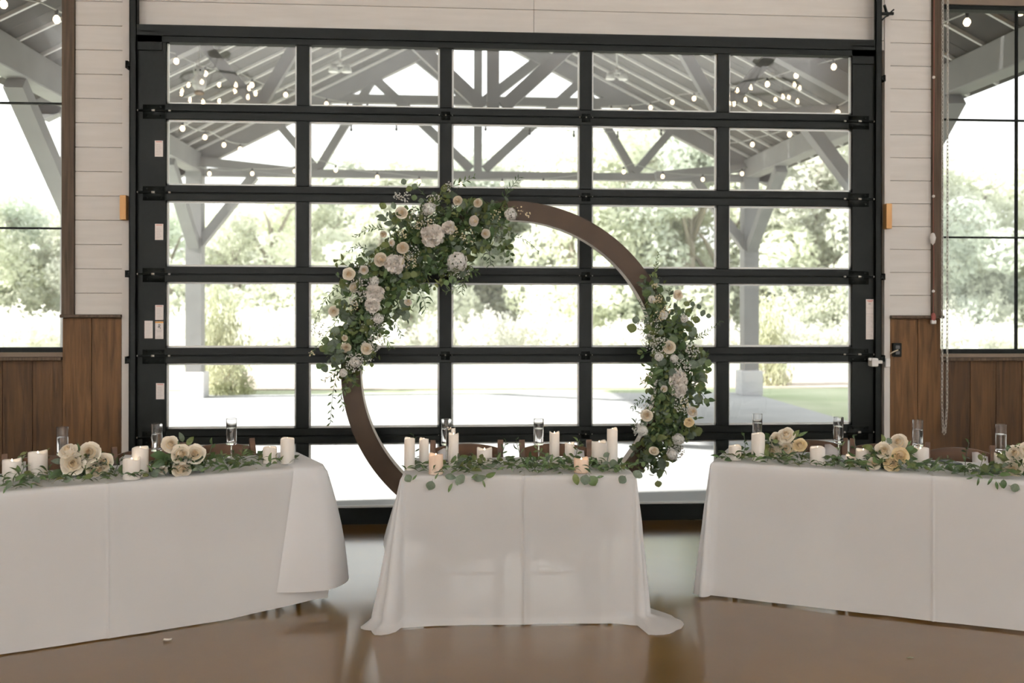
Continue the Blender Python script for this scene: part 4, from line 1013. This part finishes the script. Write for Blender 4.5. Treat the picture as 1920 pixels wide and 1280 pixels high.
YF = YA - .05                                     # mid plane of the flowers on the arch
def arch_flowers(lab, poly, inner, flowers, sprigs, eucs, bloss, base, seed, nl, buds):
    rnd = random.Random(seed); root = empty('floral_garland', base); tag(root, lab, 'flowers')
    smp = poly_sampler(poly); smi = poly_sampler(inner)
    cxy = (sum(q[0] for q in poly) / len(poly), sum(q[1] for q in poly) / len(poly))
    for k in range(nl):
        x, y = smp(rnd); p = PY(x, y, YF + rnd.uniform(-.13, .07))
        kind = rnd.choices(['round', 'oval', 'lance'], [.5, .25, .25])[0]
        size = {'round': rnd.uniform(.055, .085), 'oval': rnd.uniform(.07, .11), 'lance': rnd.uniform(.07, .11)}[kind]
        oc = Vector((x - cxy[0], 0, -(y - cxy[1]))); oc = oc.normalized() if oc.length > 1 else Vector((0, 0, 1))
        d = (oc * .6 + Vector((rnd.gauss(0, .7), rnd.gauss(-.1, .5), rnd.gauss(-.15, .7)))).normalized()
        n_ = (CAM_TO(p) + Vector((rnd.gauss(0, .7), rnd.gauss(0, .3), rnd.gauss(.25, .6)))).normalized()
        leaf(root, kind, p, d, n_, size, rnd, True)
    # dense small greenery behind
    b = MB()
    for k in range(nl * 6):
        x, y = smi(rnd); p = PY(x, y, YF + rnd.uniform(-.07, .09)); kd = rnd.choice(['lance', 'oval', 'lance', 'willow'])
        d = Vector((rnd.gauss(0, 1), rnd.gauss(0, .5), rnd.gauss(-.2, 1))).normalized()
        b.merge(LEAF[kd][0 if kd != 'oval' else 2], Matrix.Translation(local(root, p)) @ frame(d, CAM_TO(p) + Vector((rnd.gauss(0, .8), 0, rnd.gauss(0, .8)))) @ Matrix.Scale(rnd.uniform(.04, .085), 4))
    o = b.build('greenery', 'leaf_dark', root, True, fix=False); o['kind'] = 'stuff'
    for mi, mk in enumerate(('leaf_mid', 'leaf_silver', 'leaf_olive')):
        b = MB()
        for k in range(nl * 2):
            x, y = smp(rnd); p = PY(x + rnd.gauss(0, 5), y + rnd.gauss(0, 5), YF + rnd.uniform(-.12, .06)); kd = rnd.choice(['lance', 'oval', 'round', 'willow'])
            d = Vector((rnd.gauss(0, 1), rnd.gauss(0, .5), rnd.gauss(-.2, 1))).normalized()
            b.merge(LEAF[kd][0], Matrix.Translation(local(root, p)) @ frame(d, CAM_TO(p) + Vector((rnd.gauss(0, .8), 0, rnd.gauss(0, .8)))) @ Matrix.Scale(rnd.uniform(.03, .06), 4))
        o = b.build('small_leaves', mk, root, True, fix=False); o['kind'] = 'stuff'
    for (kind, x, y, rp) in flowers:
        p = PY(x, y, YF - .13 + rnd.uniform(-.03, .02)); flower(root, kind, p, rp * (.86 if kind == 'hyd' else 1.1) / pxm(p), rnd)
    for pts, kd, size, n_ in sprigs: sprig(root, [PY(x, y, YF - .04 + .02 * math.sin(x)) for x, y in pts], rnd, kd, size, n_)
    for (x, y, ang, sp) in eucs:                   # single silver-dollar leaves that stand clear of the mass
        p = PY(x, y, YF - .06 + rnd.uniform(-.03, .03)); d = Vector((math.cos(math.radians(ang)), rnd.gauss(-.1, .15), math.sin(math.radians(ang))))
        leaf(root, 'round', p, d, CAM_TO(p) + Vector((rnd.gauss(0, .25), 0, rnd.gauss(0, .25))), sp / pxm(p), rnd, True)
    blossoms(root, bloss, rnd, y=YF - .1)
    if buds: blossoms(root, buds, rnd, 'cream_bud', 'cream_bud', y=YF - .14)
    return root
c6 = lambda L_: [(560 + x / 4, 320 + y / 4) for x, y in L_]
c7 = lambda L_: [(560 + x / 4, 520 + y / 4) for x, y in L_]
c8 = lambda L_: [(1140 + x / 2.667, 460 + y / 2.667) for x, y in L_]
polyA = c6([(1560, 240), (1640, 330), (1530, 390), (1620, 500), (1570, 600), (1480, 610), (1400, 600), (1300, 640), (1320, 720), (1250, 770), (1150, 800), (1090, 850), (1030, 800), (1000, 860), (960, 960), (900, 920), (830, 880), (830, 1040), (790, 1100), (720, 1090), (690, 1150)]) + \
    c7([(620, 420), (560, 450), (540, 560), (600, 590), (520, 640), (465, 690), (400, 850), (345, 830), (330, 690), (270, 670), (190, 680), (240, 600), (190, 550), (230, 480), (260, 420)]) + \
    c6([(270, 1240), (320, 1150), (300, 1060), (250, 1030), (330, 900), (320, 820), (370, 710), (480, 640), (560, 600), (650, 560), (650, 480), (720, 420), (710, 330), (770, 290), (860, 290), (980, 240), (1060, 150), (1130, 110), (1190, 210), (1300, 230), (1430, 240)])
innA = c6([(1540, 270), (1560, 350), (1440, 420), (1420, 540), (1250, 640), (1100, 740), (950, 790), (800, 830), (700, 1000), (640, 1120), (560, 1250)]) + c7([(500, 520), (430, 660), (360, 660), (330, 560), (320, 450)]) + c6([(400, 1150), (450, 950), (420, 800), (560, 680), (680, 580), (800, 430), (920, 330), (1100, 280), (1300, 260)])
flA = [('carn', 810, 442, 21), ('carn', 841, 427, 12.5), ('carn', 740, 496, 18), ('carn', 702, 552, 18), ('carn', 698, 573, 14), ('bud', 755, 466, 12), ('rose', 712, 487, 12.5), ('bud', 857, 376, 9.5), ('bud', 887, 414, 11), ('bud', 911, 438, 9.5),
       ('hyd', 957, 402, 13), ('rose', 752, 400, 11), ('bud', 896, 381, 9), ('hyd', 857, 492, 21), ('hyd', 803, 392, 13), ('rose', 654, 515, 11), ('bud', 682, 507, 9), ('bud', 735, 456, 6.5), ('rose', 626, 585, 9.5), ('bud', 765, 568, 8),
       ('bud', 649, 653, 10), ('rose', 687, 655, 10.5), ('bud', 647, 635, 6), ('hyd', 710, 598, 11), ('hyd', 644, 700, 9), ('hyd', 702, 528, 10), ('hyd', 666, 680, 11), ('bud', 718, 440, 7), ('rose', 662, 540, 9)]
spA = [([(720, 432), (695, 428), (664, 446)], 'lance', .04, 16), ([(848, 350), (868, 342), (889, 331)], 'lance', .055, 9), ([(945, 372), (957, 352), (974, 332)], 'willow', .05, 14), ([(955, 442), (985, 450), (1010, 472)], 'lance', .03, 14),
       ([(690, 468), (668, 462), (652, 474)], 'lance', .035, 12), ([(640, 535), (612, 560), (588, 610)], 'lance', .04, 16), ([(640, 590), (610, 630), (583, 665)], 'lance', .035, 18), ([(728, 596), (745, 612), (752, 632)], 'lance', .04, 10), ([(715, 630), (728, 640), (733, 655)], 'lance', .05, 8),
       ([(652, 668), (628, 720), (620, 795)], 'lance', .055, 22), ([(640, 690), (628, 700), (606, 716)], 'lance', .05, 10), ([(650, 720), (640, 745), (646, 768)], 'lance', .045, 10), ([(868, 512), (862, 535), (834, 548)], 'willow', .06, 12), ([(785, 545), (795, 565), (798, 580)], 'willow', .09, 8), ([(882, 506), (870, 530), (866, 550)], 'lance', .05, 9),
       ([(915, 455), (918, 480), (920, 497)], 'willow', .07, 10), ([(940, 450), (955, 470), (956, 488)], 'oval', .07, 8), ([(875, 500), (888, 510), (895, 510)], 'lance', .05, 6), ([(650, 500), (636, 488), (630, 492)], 'oval', .06, 5), ([(800, 370), (785, 355), (780, 345)], 'willow', .05, 6), ([(740, 420), (728, 412), (722, 405)], 'oval', .08, 5)]
euA = [(757, 341, 200, 14), (767, 355, 120, 14), (776, 351, 70, 15), (776, 370, 260, 14), (788, 377, 0, 14), (718, 386, 240, 16), (738, 386, 200, 13), (868, 387, 300, 20), (928, 420, 40, 26), (848, 523, 270, 19), (760, 577, 0, 22), (760, 592, 340, 20), (612, 640, 170, 18), (606, 654, 230, 16), (626, 648, 100, 24), (634, 672, 280, 28), (610, 690, 210, 18), (645, 595, 60, 28), (630, 622, 160, 22), (658, 602, 330, 22), (682, 617, 10, 20), (714, 624, 350, 16), (882, 485, 330, 17), (930, 470, 290, 20), (901, 458, 250, 22)]
blA = [(790, 410, 26, 90, 0), (770, 478, 18, 60, 0), (672, 530, 24, 130, 0), (667, 560, 14, 70, 0), (664, 680, 18, 90, 0), (700, 610, 22, 70, .03), (860, 500, 24, 110, .05), (760, 370, 10, 24, 0), (745, 368, 8, 24, 0), (840, 350, 10, 30, 0), (812, 375, 14, 40, .02), (690, 660, 20, 60, .02), (600, 620, 16, 30, 0), (706, 640, 16, 60, .04)]
buA = [(800, 420, 12, 20, 0), (780, 425, 10, 14, 0), (768, 490, 16, 40, 0), (850, 432, 12, 24, 0), (930, 405, 12, 16, 0), (975, 394, 7, 8, 0), (988, 402, 6, 8, 0), (878, 440, 16, 20, 0), (755, 440, 9, 20, 0), (662, 575, 10, 16, 0), (584, 665, 6, 10, 0)]
base = PY(700, 900, YA); base.z = 0
arch_flowers('lush cascade of white flowers and eucalyptus over the upper left of the round arch', polyA, innA, flA, spA, euA, blA, PY(800, 480, YA), 21, 285, buA)
polyB = c8([(185, 160), (235, 130), (255, 200), (300, 290), (350, 310), (380, 280), (430, 300), (440, 340), (420, 400), (440, 470), (480, 520), (515, 580), (490, 620), (480, 700), (440, 740), (465, 770), (440, 820), (455, 930), (400, 955), (370, 940), (340, 1050), (300, 1085), (270, 1140), (220, 1120), (190, 1130), (130, 1100), (150, 1010), (190, 960), (140, 910), (160, 850), (200, 800), (215, 740), (195, 680), (195, 600), (220, 560), (205, 480), (180, 420), (195, 370), (215, 330), (190, 240)])
innB = c8([(200, 200), (240, 230), (290, 340), (370, 400), (400, 500), (440, 600), (410, 760), (370, 900), (300, 1030), (240, 1100), (170, 1090), (230, 900), (240, 700), (250, 500), (220, 350)])
flB = [('carn', 1272, 711, 17), ('carn', 1273, 729, 15), ('rose', 1270.5, 552, 9), ('rose', 1255.5, 650, 11.5), ('rose', 1213, 778, 11), ('bud', 1298, 771, 11), ('warm', 1293, 791, 9), ('rose', 1227, 845, 9), ('hyd', 1264, 671, 9), ('hyd', 1273, 822, 12), ('hyd', 1236, 668, 9), ('hyd', 1245, 590, 9), ('hyd', 1205, 806, 12), ('hyd', 1222, 560, 8), ('hyd', 1283, 596, 8), ('hyd', 1262, 850, 12), ('bud', 1246, 728, 7)]
spB = [([(1226, 520), (1230, 495), (1235, 471)], 'lance', .035, 16), ([(1305, 632), (1325, 622), (1352, 600)], 'lance', .035, 16), ([(1215, 580), (1203, 572), (1197, 562)], 'lance', .03, 8), ([(1222, 552), (1208, 530), (1200, 535)], 'oval', .05, 8), ([(1225, 655), (1208, 662), (1198, 657)], 'oval', .06, 5), ([(1222, 745), (1200, 750), (1186, 765)], 'lance', .045, 14), ([(1215, 720), (1206, 716), (1202, 712)], 'lance', .04, 6), ([(1303, 725), (1320, 740), (1330, 752)], 'oval', .08, 6), ([(1258, 560), (1254, 548), (1256, 540)], 'lance', .03, 8), ([(1205, 838), (1192, 846), (1184, 840)], 'oval', .07, 5), ([(1230, 530), (1238, 560), (1242, 585)], 'willow', .05, 14), ([(1262, 590), (1268, 575), (1270, 562)], 'willow', .03, 4)]
euB = [(1186, 613, 250, 22), (1192, 600, 80, 18), (1287, 569, 60, 13), (1298, 569, 0, 13), (1290, 582, 330, 16), (1310, 574, 20, 11), (1317, 585, 340, 13), (1328, 591, 0, 12), (1306, 597, 250, 17), (1290, 610, 20, 24), (1298, 620, 330, 20), (1317, 660, 0, 14), (1327, 679, 350, 18), (1300, 680, 260, 20), (1311, 707, 20, 24), (1313, 722, 330, 20), (1254, 747, 270, 24), (1297, 800, 240, 22), (1308, 806, 290, 22), (1297, 815, 210, 18), (1252, 857, 40, 15), (1254, 855, 300, 18), (1237, 887, 320, 14), (1227, 882, 180, 10), (1235, 905, 280, 15), (1212, 858, 60, 16), (1222, 640, 60, 20), (1200, 660, 100, 12), (1309, 747, 80, 22), (1325, 750, 300, 14)]
blB = [(1216, 610, 22, 110, .03), (1240, 650, 20, 120, 0), (1280, 685, 16, 90, 0), (1280, 757, 16, 80, 0), (1200, 805, 14, 60, 0), (1268, 845, 16, 70, 0), (1300, 655, 14, 70, 0), (1218, 640, 16, 60, .03), (1212, 770, 16, 40, 0), (1275, 830, 12, 40, 0)]
buB = [(1232, 560, 10, 40, 0), (1238, 590, 10, 30, 0), (1228, 535, 6, 16, 0), (1250, 580, 10, 20, 0), (1284, 755, 10, 20, 0)]
arch_flowers('narrower trail of white flowers and eucalyptus down the right side of the round arch', polyB, innB, flB, spB, euB, blB, PY(1262, 720, YA), 22, 170, buB)

# ---- greenery on the tables
def runner(T, lab, region, n_, hang, sprigs, seed, name='greenery_runner'):
    rnd = random.Random(seed); p, d, Ln, Wd = T; nrm = Vector((d.y, -d.x, 0))
    c0 = PZ(sum(q[0] for q in region) / len(region), sum(q[1] for q in region) / len(region), ZT); root = empty(name, c0); tag(root, lab, 'greenery')
    smp = poly_sampler(region); b = MB(); small = 0
    for k in range(n_):
        x, y = smp(rnd); q = PZ(x, y, ZT + .006)
        kind = rnd.choices(['round', 'oval', 'lance', 'willow'], [.16, .18, .4, .26])[0]; size = {'round': rnd.uniform(.035, .05), 'oval': rnd.uniform(.045, .075), 'lance': rnd.uniform(.045, .08), 'willow': rnd.uniform(.05, .085)}[kind]
        q = q + Vector((0, 0, rnd.uniform(.002, .03)))
        dd = (d * rnd.choice((-1, 1)) * .8 + Vector((rnd.gauss(0, .5), rnd.gauss(0, .5), rnd.uniform(-.02, .45)))).normalized()
        leaf(root, kind, q, dd, Vector((rnd.gauss(0, .5), rnd.gauss(-.3, .4), 1)), size, rnd)
    for (x, y, kind, ang, sp) in hang:              # leaves hanging over the front of the cloth
        q = PD(x, y, p + nrm * .035, nrm); a = math.radians(ang); dd = d * math.cos(a) + Vector((0, 0, math.sin(a)))
        leaf(root, kind, q, dd, nrm + Vector((rnd.gauss(0, .15), 0, rnd.gauss(.1, .15))), sp / pxm(q), rnd, True)
    for pts, kd, size, m_ in sprigs: sprig(root, [PZ(x, y, ZT + .012) + Vector((0, 0, .0)) if y2 is None else PZ(x, y, ZT + .012) + Vector((0, 0, y2)) for x, y, y2 in pts], rnd, kd, size, m_)
    # stems through the runner
    xs = sorted(region)[0][0], sorted(region)[-1][0]; lo = [q for q in region]
    ym = lambda x: sum(q[1] for q in region) / len(region)
    return root
hangC = [(766, 896, 'round', 300, 19), (779, 895, 'lance', 230, 16), (809, 909, 'round', 250, 22), (820, 893, 'lance', 60, 16), (845, 894, 'oval', 350, 26), (863, 898, 'round', 320, 21), (846, 914, 'lance', 245, 22), (857, 906, 'lance', 300, 12), (908, 906, 'lance', 290, 18), (900, 896, 'oval', 10, 30), (920, 890, 'oval', 20, 24), (1081, 897, 'oval', 285, 26), (1099, 897, 'round', 260, 24), (1112, 899, 'round', 300, 25), (1126, 893, 'lance', 10, 16), (1169, 897, 'round', 230, 20), (1196, 889, 'round', 60, 19), (893, 893, 'oval', 200, 18)]
spC = [([(770, 872, 0), (778, 868, .06), (776, 860, .14)], 'lance', .05, 7), ([(800, 876, 0), (815, 866, .02), (792, 870, .07)], 'oval', .05, 6), ([(930, 873, 0), (942, 868, .05), (950, 866, .12)], 'lance', .05, 7), ([(985, 876, 0), (975, 868, .06), (968, 862, .12)], 'willow', .05, 8), ([(1075, 876, 0), (1082, 872, .07), (1088, 866, .13)], 'lance', .06, 8), ([(1100, 878, 0), (1115, 872, .04), (1124, 868, .09)], 'lance', .06, 8), ([(1140, 882, 0), (1140, 880, .05), (1144, 878, .09)], 'round', .05, 4), ([(1130, 884, 0), (1170, 880, .03), (1205, 876, .03)], 'round', .045, 6), ([(860, 880, 0), (890, 876, .04), (905, 876, .05)], 'round', .05, 6), ([(1040, 878, 0), (1020, 872, .05), (1008, 868, .08)], 'lance', .05, 8)]
runner(T_C, 'loose runner of eucalyptus and olive leaves along the front of the centre table', [(758, 876), (800, 872), (860, 868), (1150, 867), (1195, 880), (1190, 888), (1060, 890), (760, 891)], 290, hangC, spC, 31)
hangL = [(10, 922, 'lance', 250, 14), (60, 914, 'lance', 280, 10)]
spL = [([(30, 905, 0), (45, 900, .05), (40, 893, .1)], 'oval', .055, 7), ([(60, 900, 0), (70, 886, .05), (50, 880, .09)], 'oval', .05, 5), ([(95, 896, 0), (90, 886, .04), (86, 880, .08)], 'lance', .055, 6), ([(215, 893, 0), (222, 884, .03), (232, 876, .05)], 'lance', .05, 8), ([(380, 886, 0), (394, 868, .05), (399, 860, .08)], 'oval', .06, 5), ([(450, 872, 0), (455, 866, .05), (458, 862, .08)], 'willow', .05, 9), ([(395, 880, 0), (412, 872, .03), (420, 868, .04)], 'lance', .05, 8)]
runner(T_L, 'trailing runner of dark green leaves along the front of the left table', [(0, 902), (120, 895), (230, 886), (300, 880), (400, 862), (485, 858), (560, 868), (560, 876), (500, 882), (370, 893), (235, 904), (90, 917), (0, 922)], 280, hangL, spL, 32)
hangR = [(1835, 899, 'lance', 260, 18), (1858, 898, 'lance', 240, 20), (1870, 906, 'lance', 280, 18), (1877, 906, 'lance', 300, 14), (1883, 903, 'oval', 270, 20), (1903, 910, 'round', 340, 20), (1820, 893, 'lance', 200, 14)]
spR = [([(1390, 858, 0), (1398, 850, .04), (1396, 842, .09)], 'oval', .055, 7), ([(1412, 862, 0), (1424, 853, .04), (1414, 848, .07)], 'lance', .05, 8), ([(1440, 862, 0), (1446, 855, .06), (1447, 849, .1)], 'oval', .06, 5), ([(1565, 872, 0), (1575, 862, .05), (1577, 855, .1)], 'lance', .05, 8), ([(1612, 872, 0), (1606, 862, .06), (1602, 850, .12)], 'lance', .05, 8), ([(1810, 888, 0), (1812, 876, .06), (1818, 866, .12)], 'lance', .06, 7), ([(1835, 888, 0), (1842, 880, .05), (1850, 874, .08)], 'oval', .06, 5), ([(1740, 884, 0), (1760, 874, .04), (1785, 870, .04)], 'lance', .05, 8)]
runner(T_R, 'trailing runner of dark green leaves along the front of the right table', [(1340, 859), (1400, 857), (1480, 858), (1560, 866), (1640, 868), (1760, 874), (1860, 880), (1925, 882), (1925, 896), (1840, 892), (1700, 884), (1500, 873), (1380, 866)], 290, hangR, spR, 33)

# ---- rose posies
def posy(T, lab, roses, leaves, seed, extra=95):
    rnd = random.Random(seed); p, d, Ln, Wd = T; nrm = Vector((d.y, -d.x, 0))
    xc = sum(q[0] for q in roses) / len(roses); yb = max(q[1] + q[2] for q in roses)
    base = PZ(xc, yb - 2, ZT + .004) - nrm * .09; root = empty('rose_posy', (base.x, base.y, ZT + .003)); tag(root, lab, 'flowers')
    zc_ = [PD(q[0], q[1], base, nrm) for q in roses]; ctr = sum(zc_, Vector()) / len(zc_)
    for (x, y, rp, kind), q in zip(roses, zc_):
        q = PD(x, y, base + nrm * (.075 - .04 * max(0, q.z - ctr.z) / .1), nrm); q.z = max(q.z, ZT + .022)
        o_ = flower(root, kind, q, rp * 1.2 / pxm(q), rnd, .12 + 2.2 * (q.z - ctr.z))
    for k in range(extra):                           # collar of leaves under and between the blooms
        a = rnd.uniform(0, 2 * PI); e = rnd.uniform(-.2, .75); R_ = .07 * rnd.uniform(.4, 1.1)
        q = Vector((ctr.x, ctr.y, ZT + .05)) + Vector((math.cos(a) * math.cos(e) * R_ * 1.35, math.sin(a) * math.cos(e) * R_, math.sin(e) * R_ * .9)); q.z = max(q.z, ZT + .012)
        dd = Vector((math.cos(a), math.sin(a), rnd.uniform(-.3, .9))).normalized()
        leaf(root, rnd.choices(['oval', 'round', 'lance'], [.5, .2, .3])[0], q, dd, Vector((rnd.gauss(0, .5), rnd.gauss(-.5, .4), 1)), rnd.uniform(.04, .07), rnd)
    for (x, y, kind, ang, sp) in leaves:
        q = PD(x, y, base + nrm * .05, nrm); a = math.radians(ang); dd = d * math.cos(a) + Vector((0, 0, math.sin(a)))
        leaf(root, kind, q, dd, nrm + Vector((rnd.gauss(0, .3), 0, rnd.gauss(.3, .2))), sp / pxm(q), rnd, True)
    MB().lathe([(0, 0), (.045, 0), (.05, .012), (.042, .03), (.03, .05), (0, .052)], 16, tuple(local(root, Vector((ctr.x, ctr.y, ZT + .003))))).build('holder', 'leaf_dark', root, True)
posy(T_L, 'posy of five cream roses near the left edge of the left table', [(130, 850, 15, 'rose'), (170, 851, 17, 'rose'), (137.5, 872.5, 18.5, 'rose'), (197, 868, 14, 'rose'), (182, 881, 17, 'rose')], [(110, 868, 'oval', 170, 26), (148, 842, 'lance', 100, 20), (192, 862, 'oval', 60, 18), (108, 892, 'oval', 200, 30), (205, 895, 'oval', 330, 24), (150, 895, 'round', 260, 18), (165, 893, 'round', 300, 18), (130, 902, 'oval', 190, 24)], 41)
posy(T_L, 'posy of cream roses with tall leaves near the middle of the left table', [(320, 836, 14, 'rose'), (339.5, 854, 16, 'rose'), (367, 854, 16, 'rose'), (340.6, 881, 15, 'rose'), (307, 884, 8, 'bud')], [(341, 822, 'oval', 110, 22), (357, 829, 'oval', 50, 22), (299, 857, 'oval', 170, 32), (300, 871, 'oval', 200, 28), (328, 868, 'oval', 270, 22), (354, 862, 'round', 300, 16), (335, 838, 'lance', 90, 20), (375, 880, 'oval', 320, 26), (292, 890, 'round', 200, 18)], 42)
posy(T_R, 'posy of cream roses nearest the arch on the right table', [(1476, 815, 13.5, 'rose'), (1457, 821, 10.5, 'rose'), (1501, 833, 11.5, 'warm'), (1477.5, 842, 15, 'rose'), (1449, 843, 11, 'rose')], [(1442, 817, 'oval', 130, 20), (1438, 831, 'oval', 200, 20), (1494, 812, 'oval', 60, 20), (1466, 818, 'round', 250, 11), (1505, 812, 'lance', 30, 24), (1514, 854, 'round', 340, 16), (1490, 868, 'oval', 330, 26), (1460, 862, 'oval', 200, 22)], 43)
posy(T_R, 'posy of cream and yellow roses in the middle of the right table', [(1687, 827, 14, 'rose'), (1657.5, 842, 13.5, 'rose'), (1689, 851, 13.5, 'warm'), (1673, 867, 14, 'warm'), (1640, 866, 10, 'rose')], [(1656, 820, 'oval', 100, 18), (1668, 824, 'round', 40, 12), (1630, 838, 'oval', 160, 26), (1707, 838, 'oval', 40, 18), (1630, 853, 'round', 200, 13), (1712, 872, 'oval', 350, 24), (1626, 872, 'oval', 190, 24), (1705, 828, 'lance', 50, 14)], 44)
posy(T_R, 'posy of cream roses at the right edge of the right table', [(1904, 846, 13, 'rose'), (1900, 876, 14.5, 'rose'), (1926, 842, 14, 'rose'), (1932, 868, 14, 'rose')], [(1884, 856, 'oval', 150, 24), (1893, 838, 'oval', 110, 18), (1908, 834, 'oval', 60, 18), (1880, 872, 'round', 210, 16), (1868, 878, 'round', 190, 22), (1890, 890, 'oval', 200, 26)], 45)

# ---- small things on the right table and on the floor
p = PZ(1783, 866, ZT + .003); d = T_R[1]
ph = empty('phone', p, rz_of(d) + .5); tag(ph, 'small dark blue phone lying on the right table', 'phone'); MB().bevbox((-.035, -.065, 0), (.035, .065, .012), .004).build('case', 'phone', ph); MB().bevbox((-.031, -.06, .0115), (.031, .06, .0128), .0005).build('screen', 'leg_metal', ph)
for x, y, a, lab in ((1766, 872, .3, 'small white card lying left of the phone'), (1806, 876, -.2, 'small white card lying right of the phone')):
    p = PZ(x, y, ZT + .0035); o = MB().bevbox((-.045, -.03, 0), (.045, .03, .0012), .0004).build('place_card', 'paper', loc=p); o.rotation_euler = (0, 0, a); tag(o, lab, 'card')
p = PZ(316, 1203, .002); b = MB(); b.grid([[(-.02 + .01 * i, -.012 + .006 * j + .002 * math.sin(i), .002 + .003 * ((i - 2) ** 2 + (j - 2) ** 2) / 4) for j in range(5)] for i in range(5)])
o = b.build('fallen_petal', 'rose', None, True, loc=p); tag(o, 'single pale petal lying on the brown floor', 'petal')
p = PZ(1709, 1231, .001); b = MB(); b.tube([(-.018, 0, .003), (0, .002, .004), (.018, -.001, .003)], [.0012, .003, .001], 6); o = b.build('fallen_twig', 'stem', None, True, loc=p); tag(o, 'tiny dark twig on the floor before the right table', 'twig')

# ================================================================== CHANDELIERS OF THE HALL (behind the camera; seen mirrored in the upper panes)
CBULB = MB().lathe([(0, -.045), (.022, -.036), (.03, -.005), (.02, .03), (.012, .05)], 10).mesh('bulb', 'chand', True)
FILL_UP = 4800.0
def chandelier(x, y, z, lab, up=FILL_UP, nb=14):
    r = empty('chandelier', (x, y, z)); tag(r, lab, 'chandelier', 'ring chandeliers of the hall')
    R_ = .7; pts = [(R_ * math.cos(2 * PI * k / 40), R_ * math.sin(2 * PI * k / 40), 0) for k in range(41)]
    MB().tube(pts, .025, 8, False).build('ring', 'iron', r, True)
    MB().tube([(0, 0, .5), (0, 0, HC - z)], .012, 6).build('rod', 'iron', r, True)
    for k in range(3):
        a = k * 2 * PI / 3; MB().tube([(R_ * math.cos(a), R_ * math.sin(a), 0), (0, 0, .52)], .01, 6).build('stay', 'iron', r, True)
    MB().lathe([(0, .44), (.2, .46), (.22, .53), (.2, .535), (0, .50)], 20).build('fill_dish', 'iron', r, True)  # invented dish carrying the added fill lamp
    rn = random.Random(int(x * 10 + y))
    for k in range(nb):
        a = 2 * PI * k / nb; zz = rn.uniform(-.35, -.06); bq = (R_ * math.cos(a), R_ * math.sin(a), zz)
        MB().tube([(bq[0], bq[1], 0), (bq[0], bq[1], zz + .05)], .006, 5).build('drop', 'iron', r); obj('bulb', CBULB, r, bq)
    l = bpy.data.lights.new('ceiling_fill', 'AREA'); l.shape = 'DISK'; l.size = .38; l.energy = up; l.color = (1.0, .985, .965)  # fill lamp added to brighten the hall off ceiling and rear wall
    lo_ = bpy.data.objects.new('ceiling_fill', l); COL.objects.link(lo_); lo_.parent = r; lo_.location = (0, 0, .56); lo_.rotation_euler = (PI + .45, 0, 0)
def virt(px, py, dist):                              # where a lamp must hang to be mirrored at that pixel by the door glass
    q = PY(px, py, 2 * YD + dist); return q.x, -dist, q.z
for (px, py, dist), lab in zip(((408, 150, 4.2), (1432, 160, 4.2)), ('iron ring chandelier with warm bulbs over the left of the hall', 'iron ring chandelier with warm bulbs over the right of the hall')):
    chandelier(*virt(px, py, dist), lab)

# unseen fill lamps added to brighten the hall by washing the rear wall
for i, x in enumerate((-5.4, -1.9, 1.9, 5.4)):
    r = empty('fill_lamp', (x, YR + 1.1, 0)); tag(r, 'added fill lamp by the rear wall, ' + ('nearest the left side wall', 'left of the middle', 'right of the middle', 'nearest the right side wall')[i], 'lamp', 'added fill lamps along the rear wall')
    MB().lathe([(0, 0), (.14, 0), (.14, .02), (.03, .03), (0, .03)], 18).build('base', 'iron', r, True)
    MB().bevbox((-.2, -.05, .2), (.2, .06, .5), .01).build('housing', 'iron', r); MB().tube([(0, 0, .02), (0, 0, .25)], .02, 8).build('stem', 'iron', r, True)
    l = bpy.data.lights.new('rear_fill', 'AREA'); l.shape = 'RECTANGLE'; l.size = .36; l.size_y = .26; l.energy = 1400.0; l.color = (1.0, .985, .965)
    lo_ = bpy.data.objects.new('rear_fill', l); COL.objects.link(lo_); lo_.parent = r; lo_.location = (0, -.06, .36); lo_.rotation_euler = (-PI / 2 - .5, 0, 0)
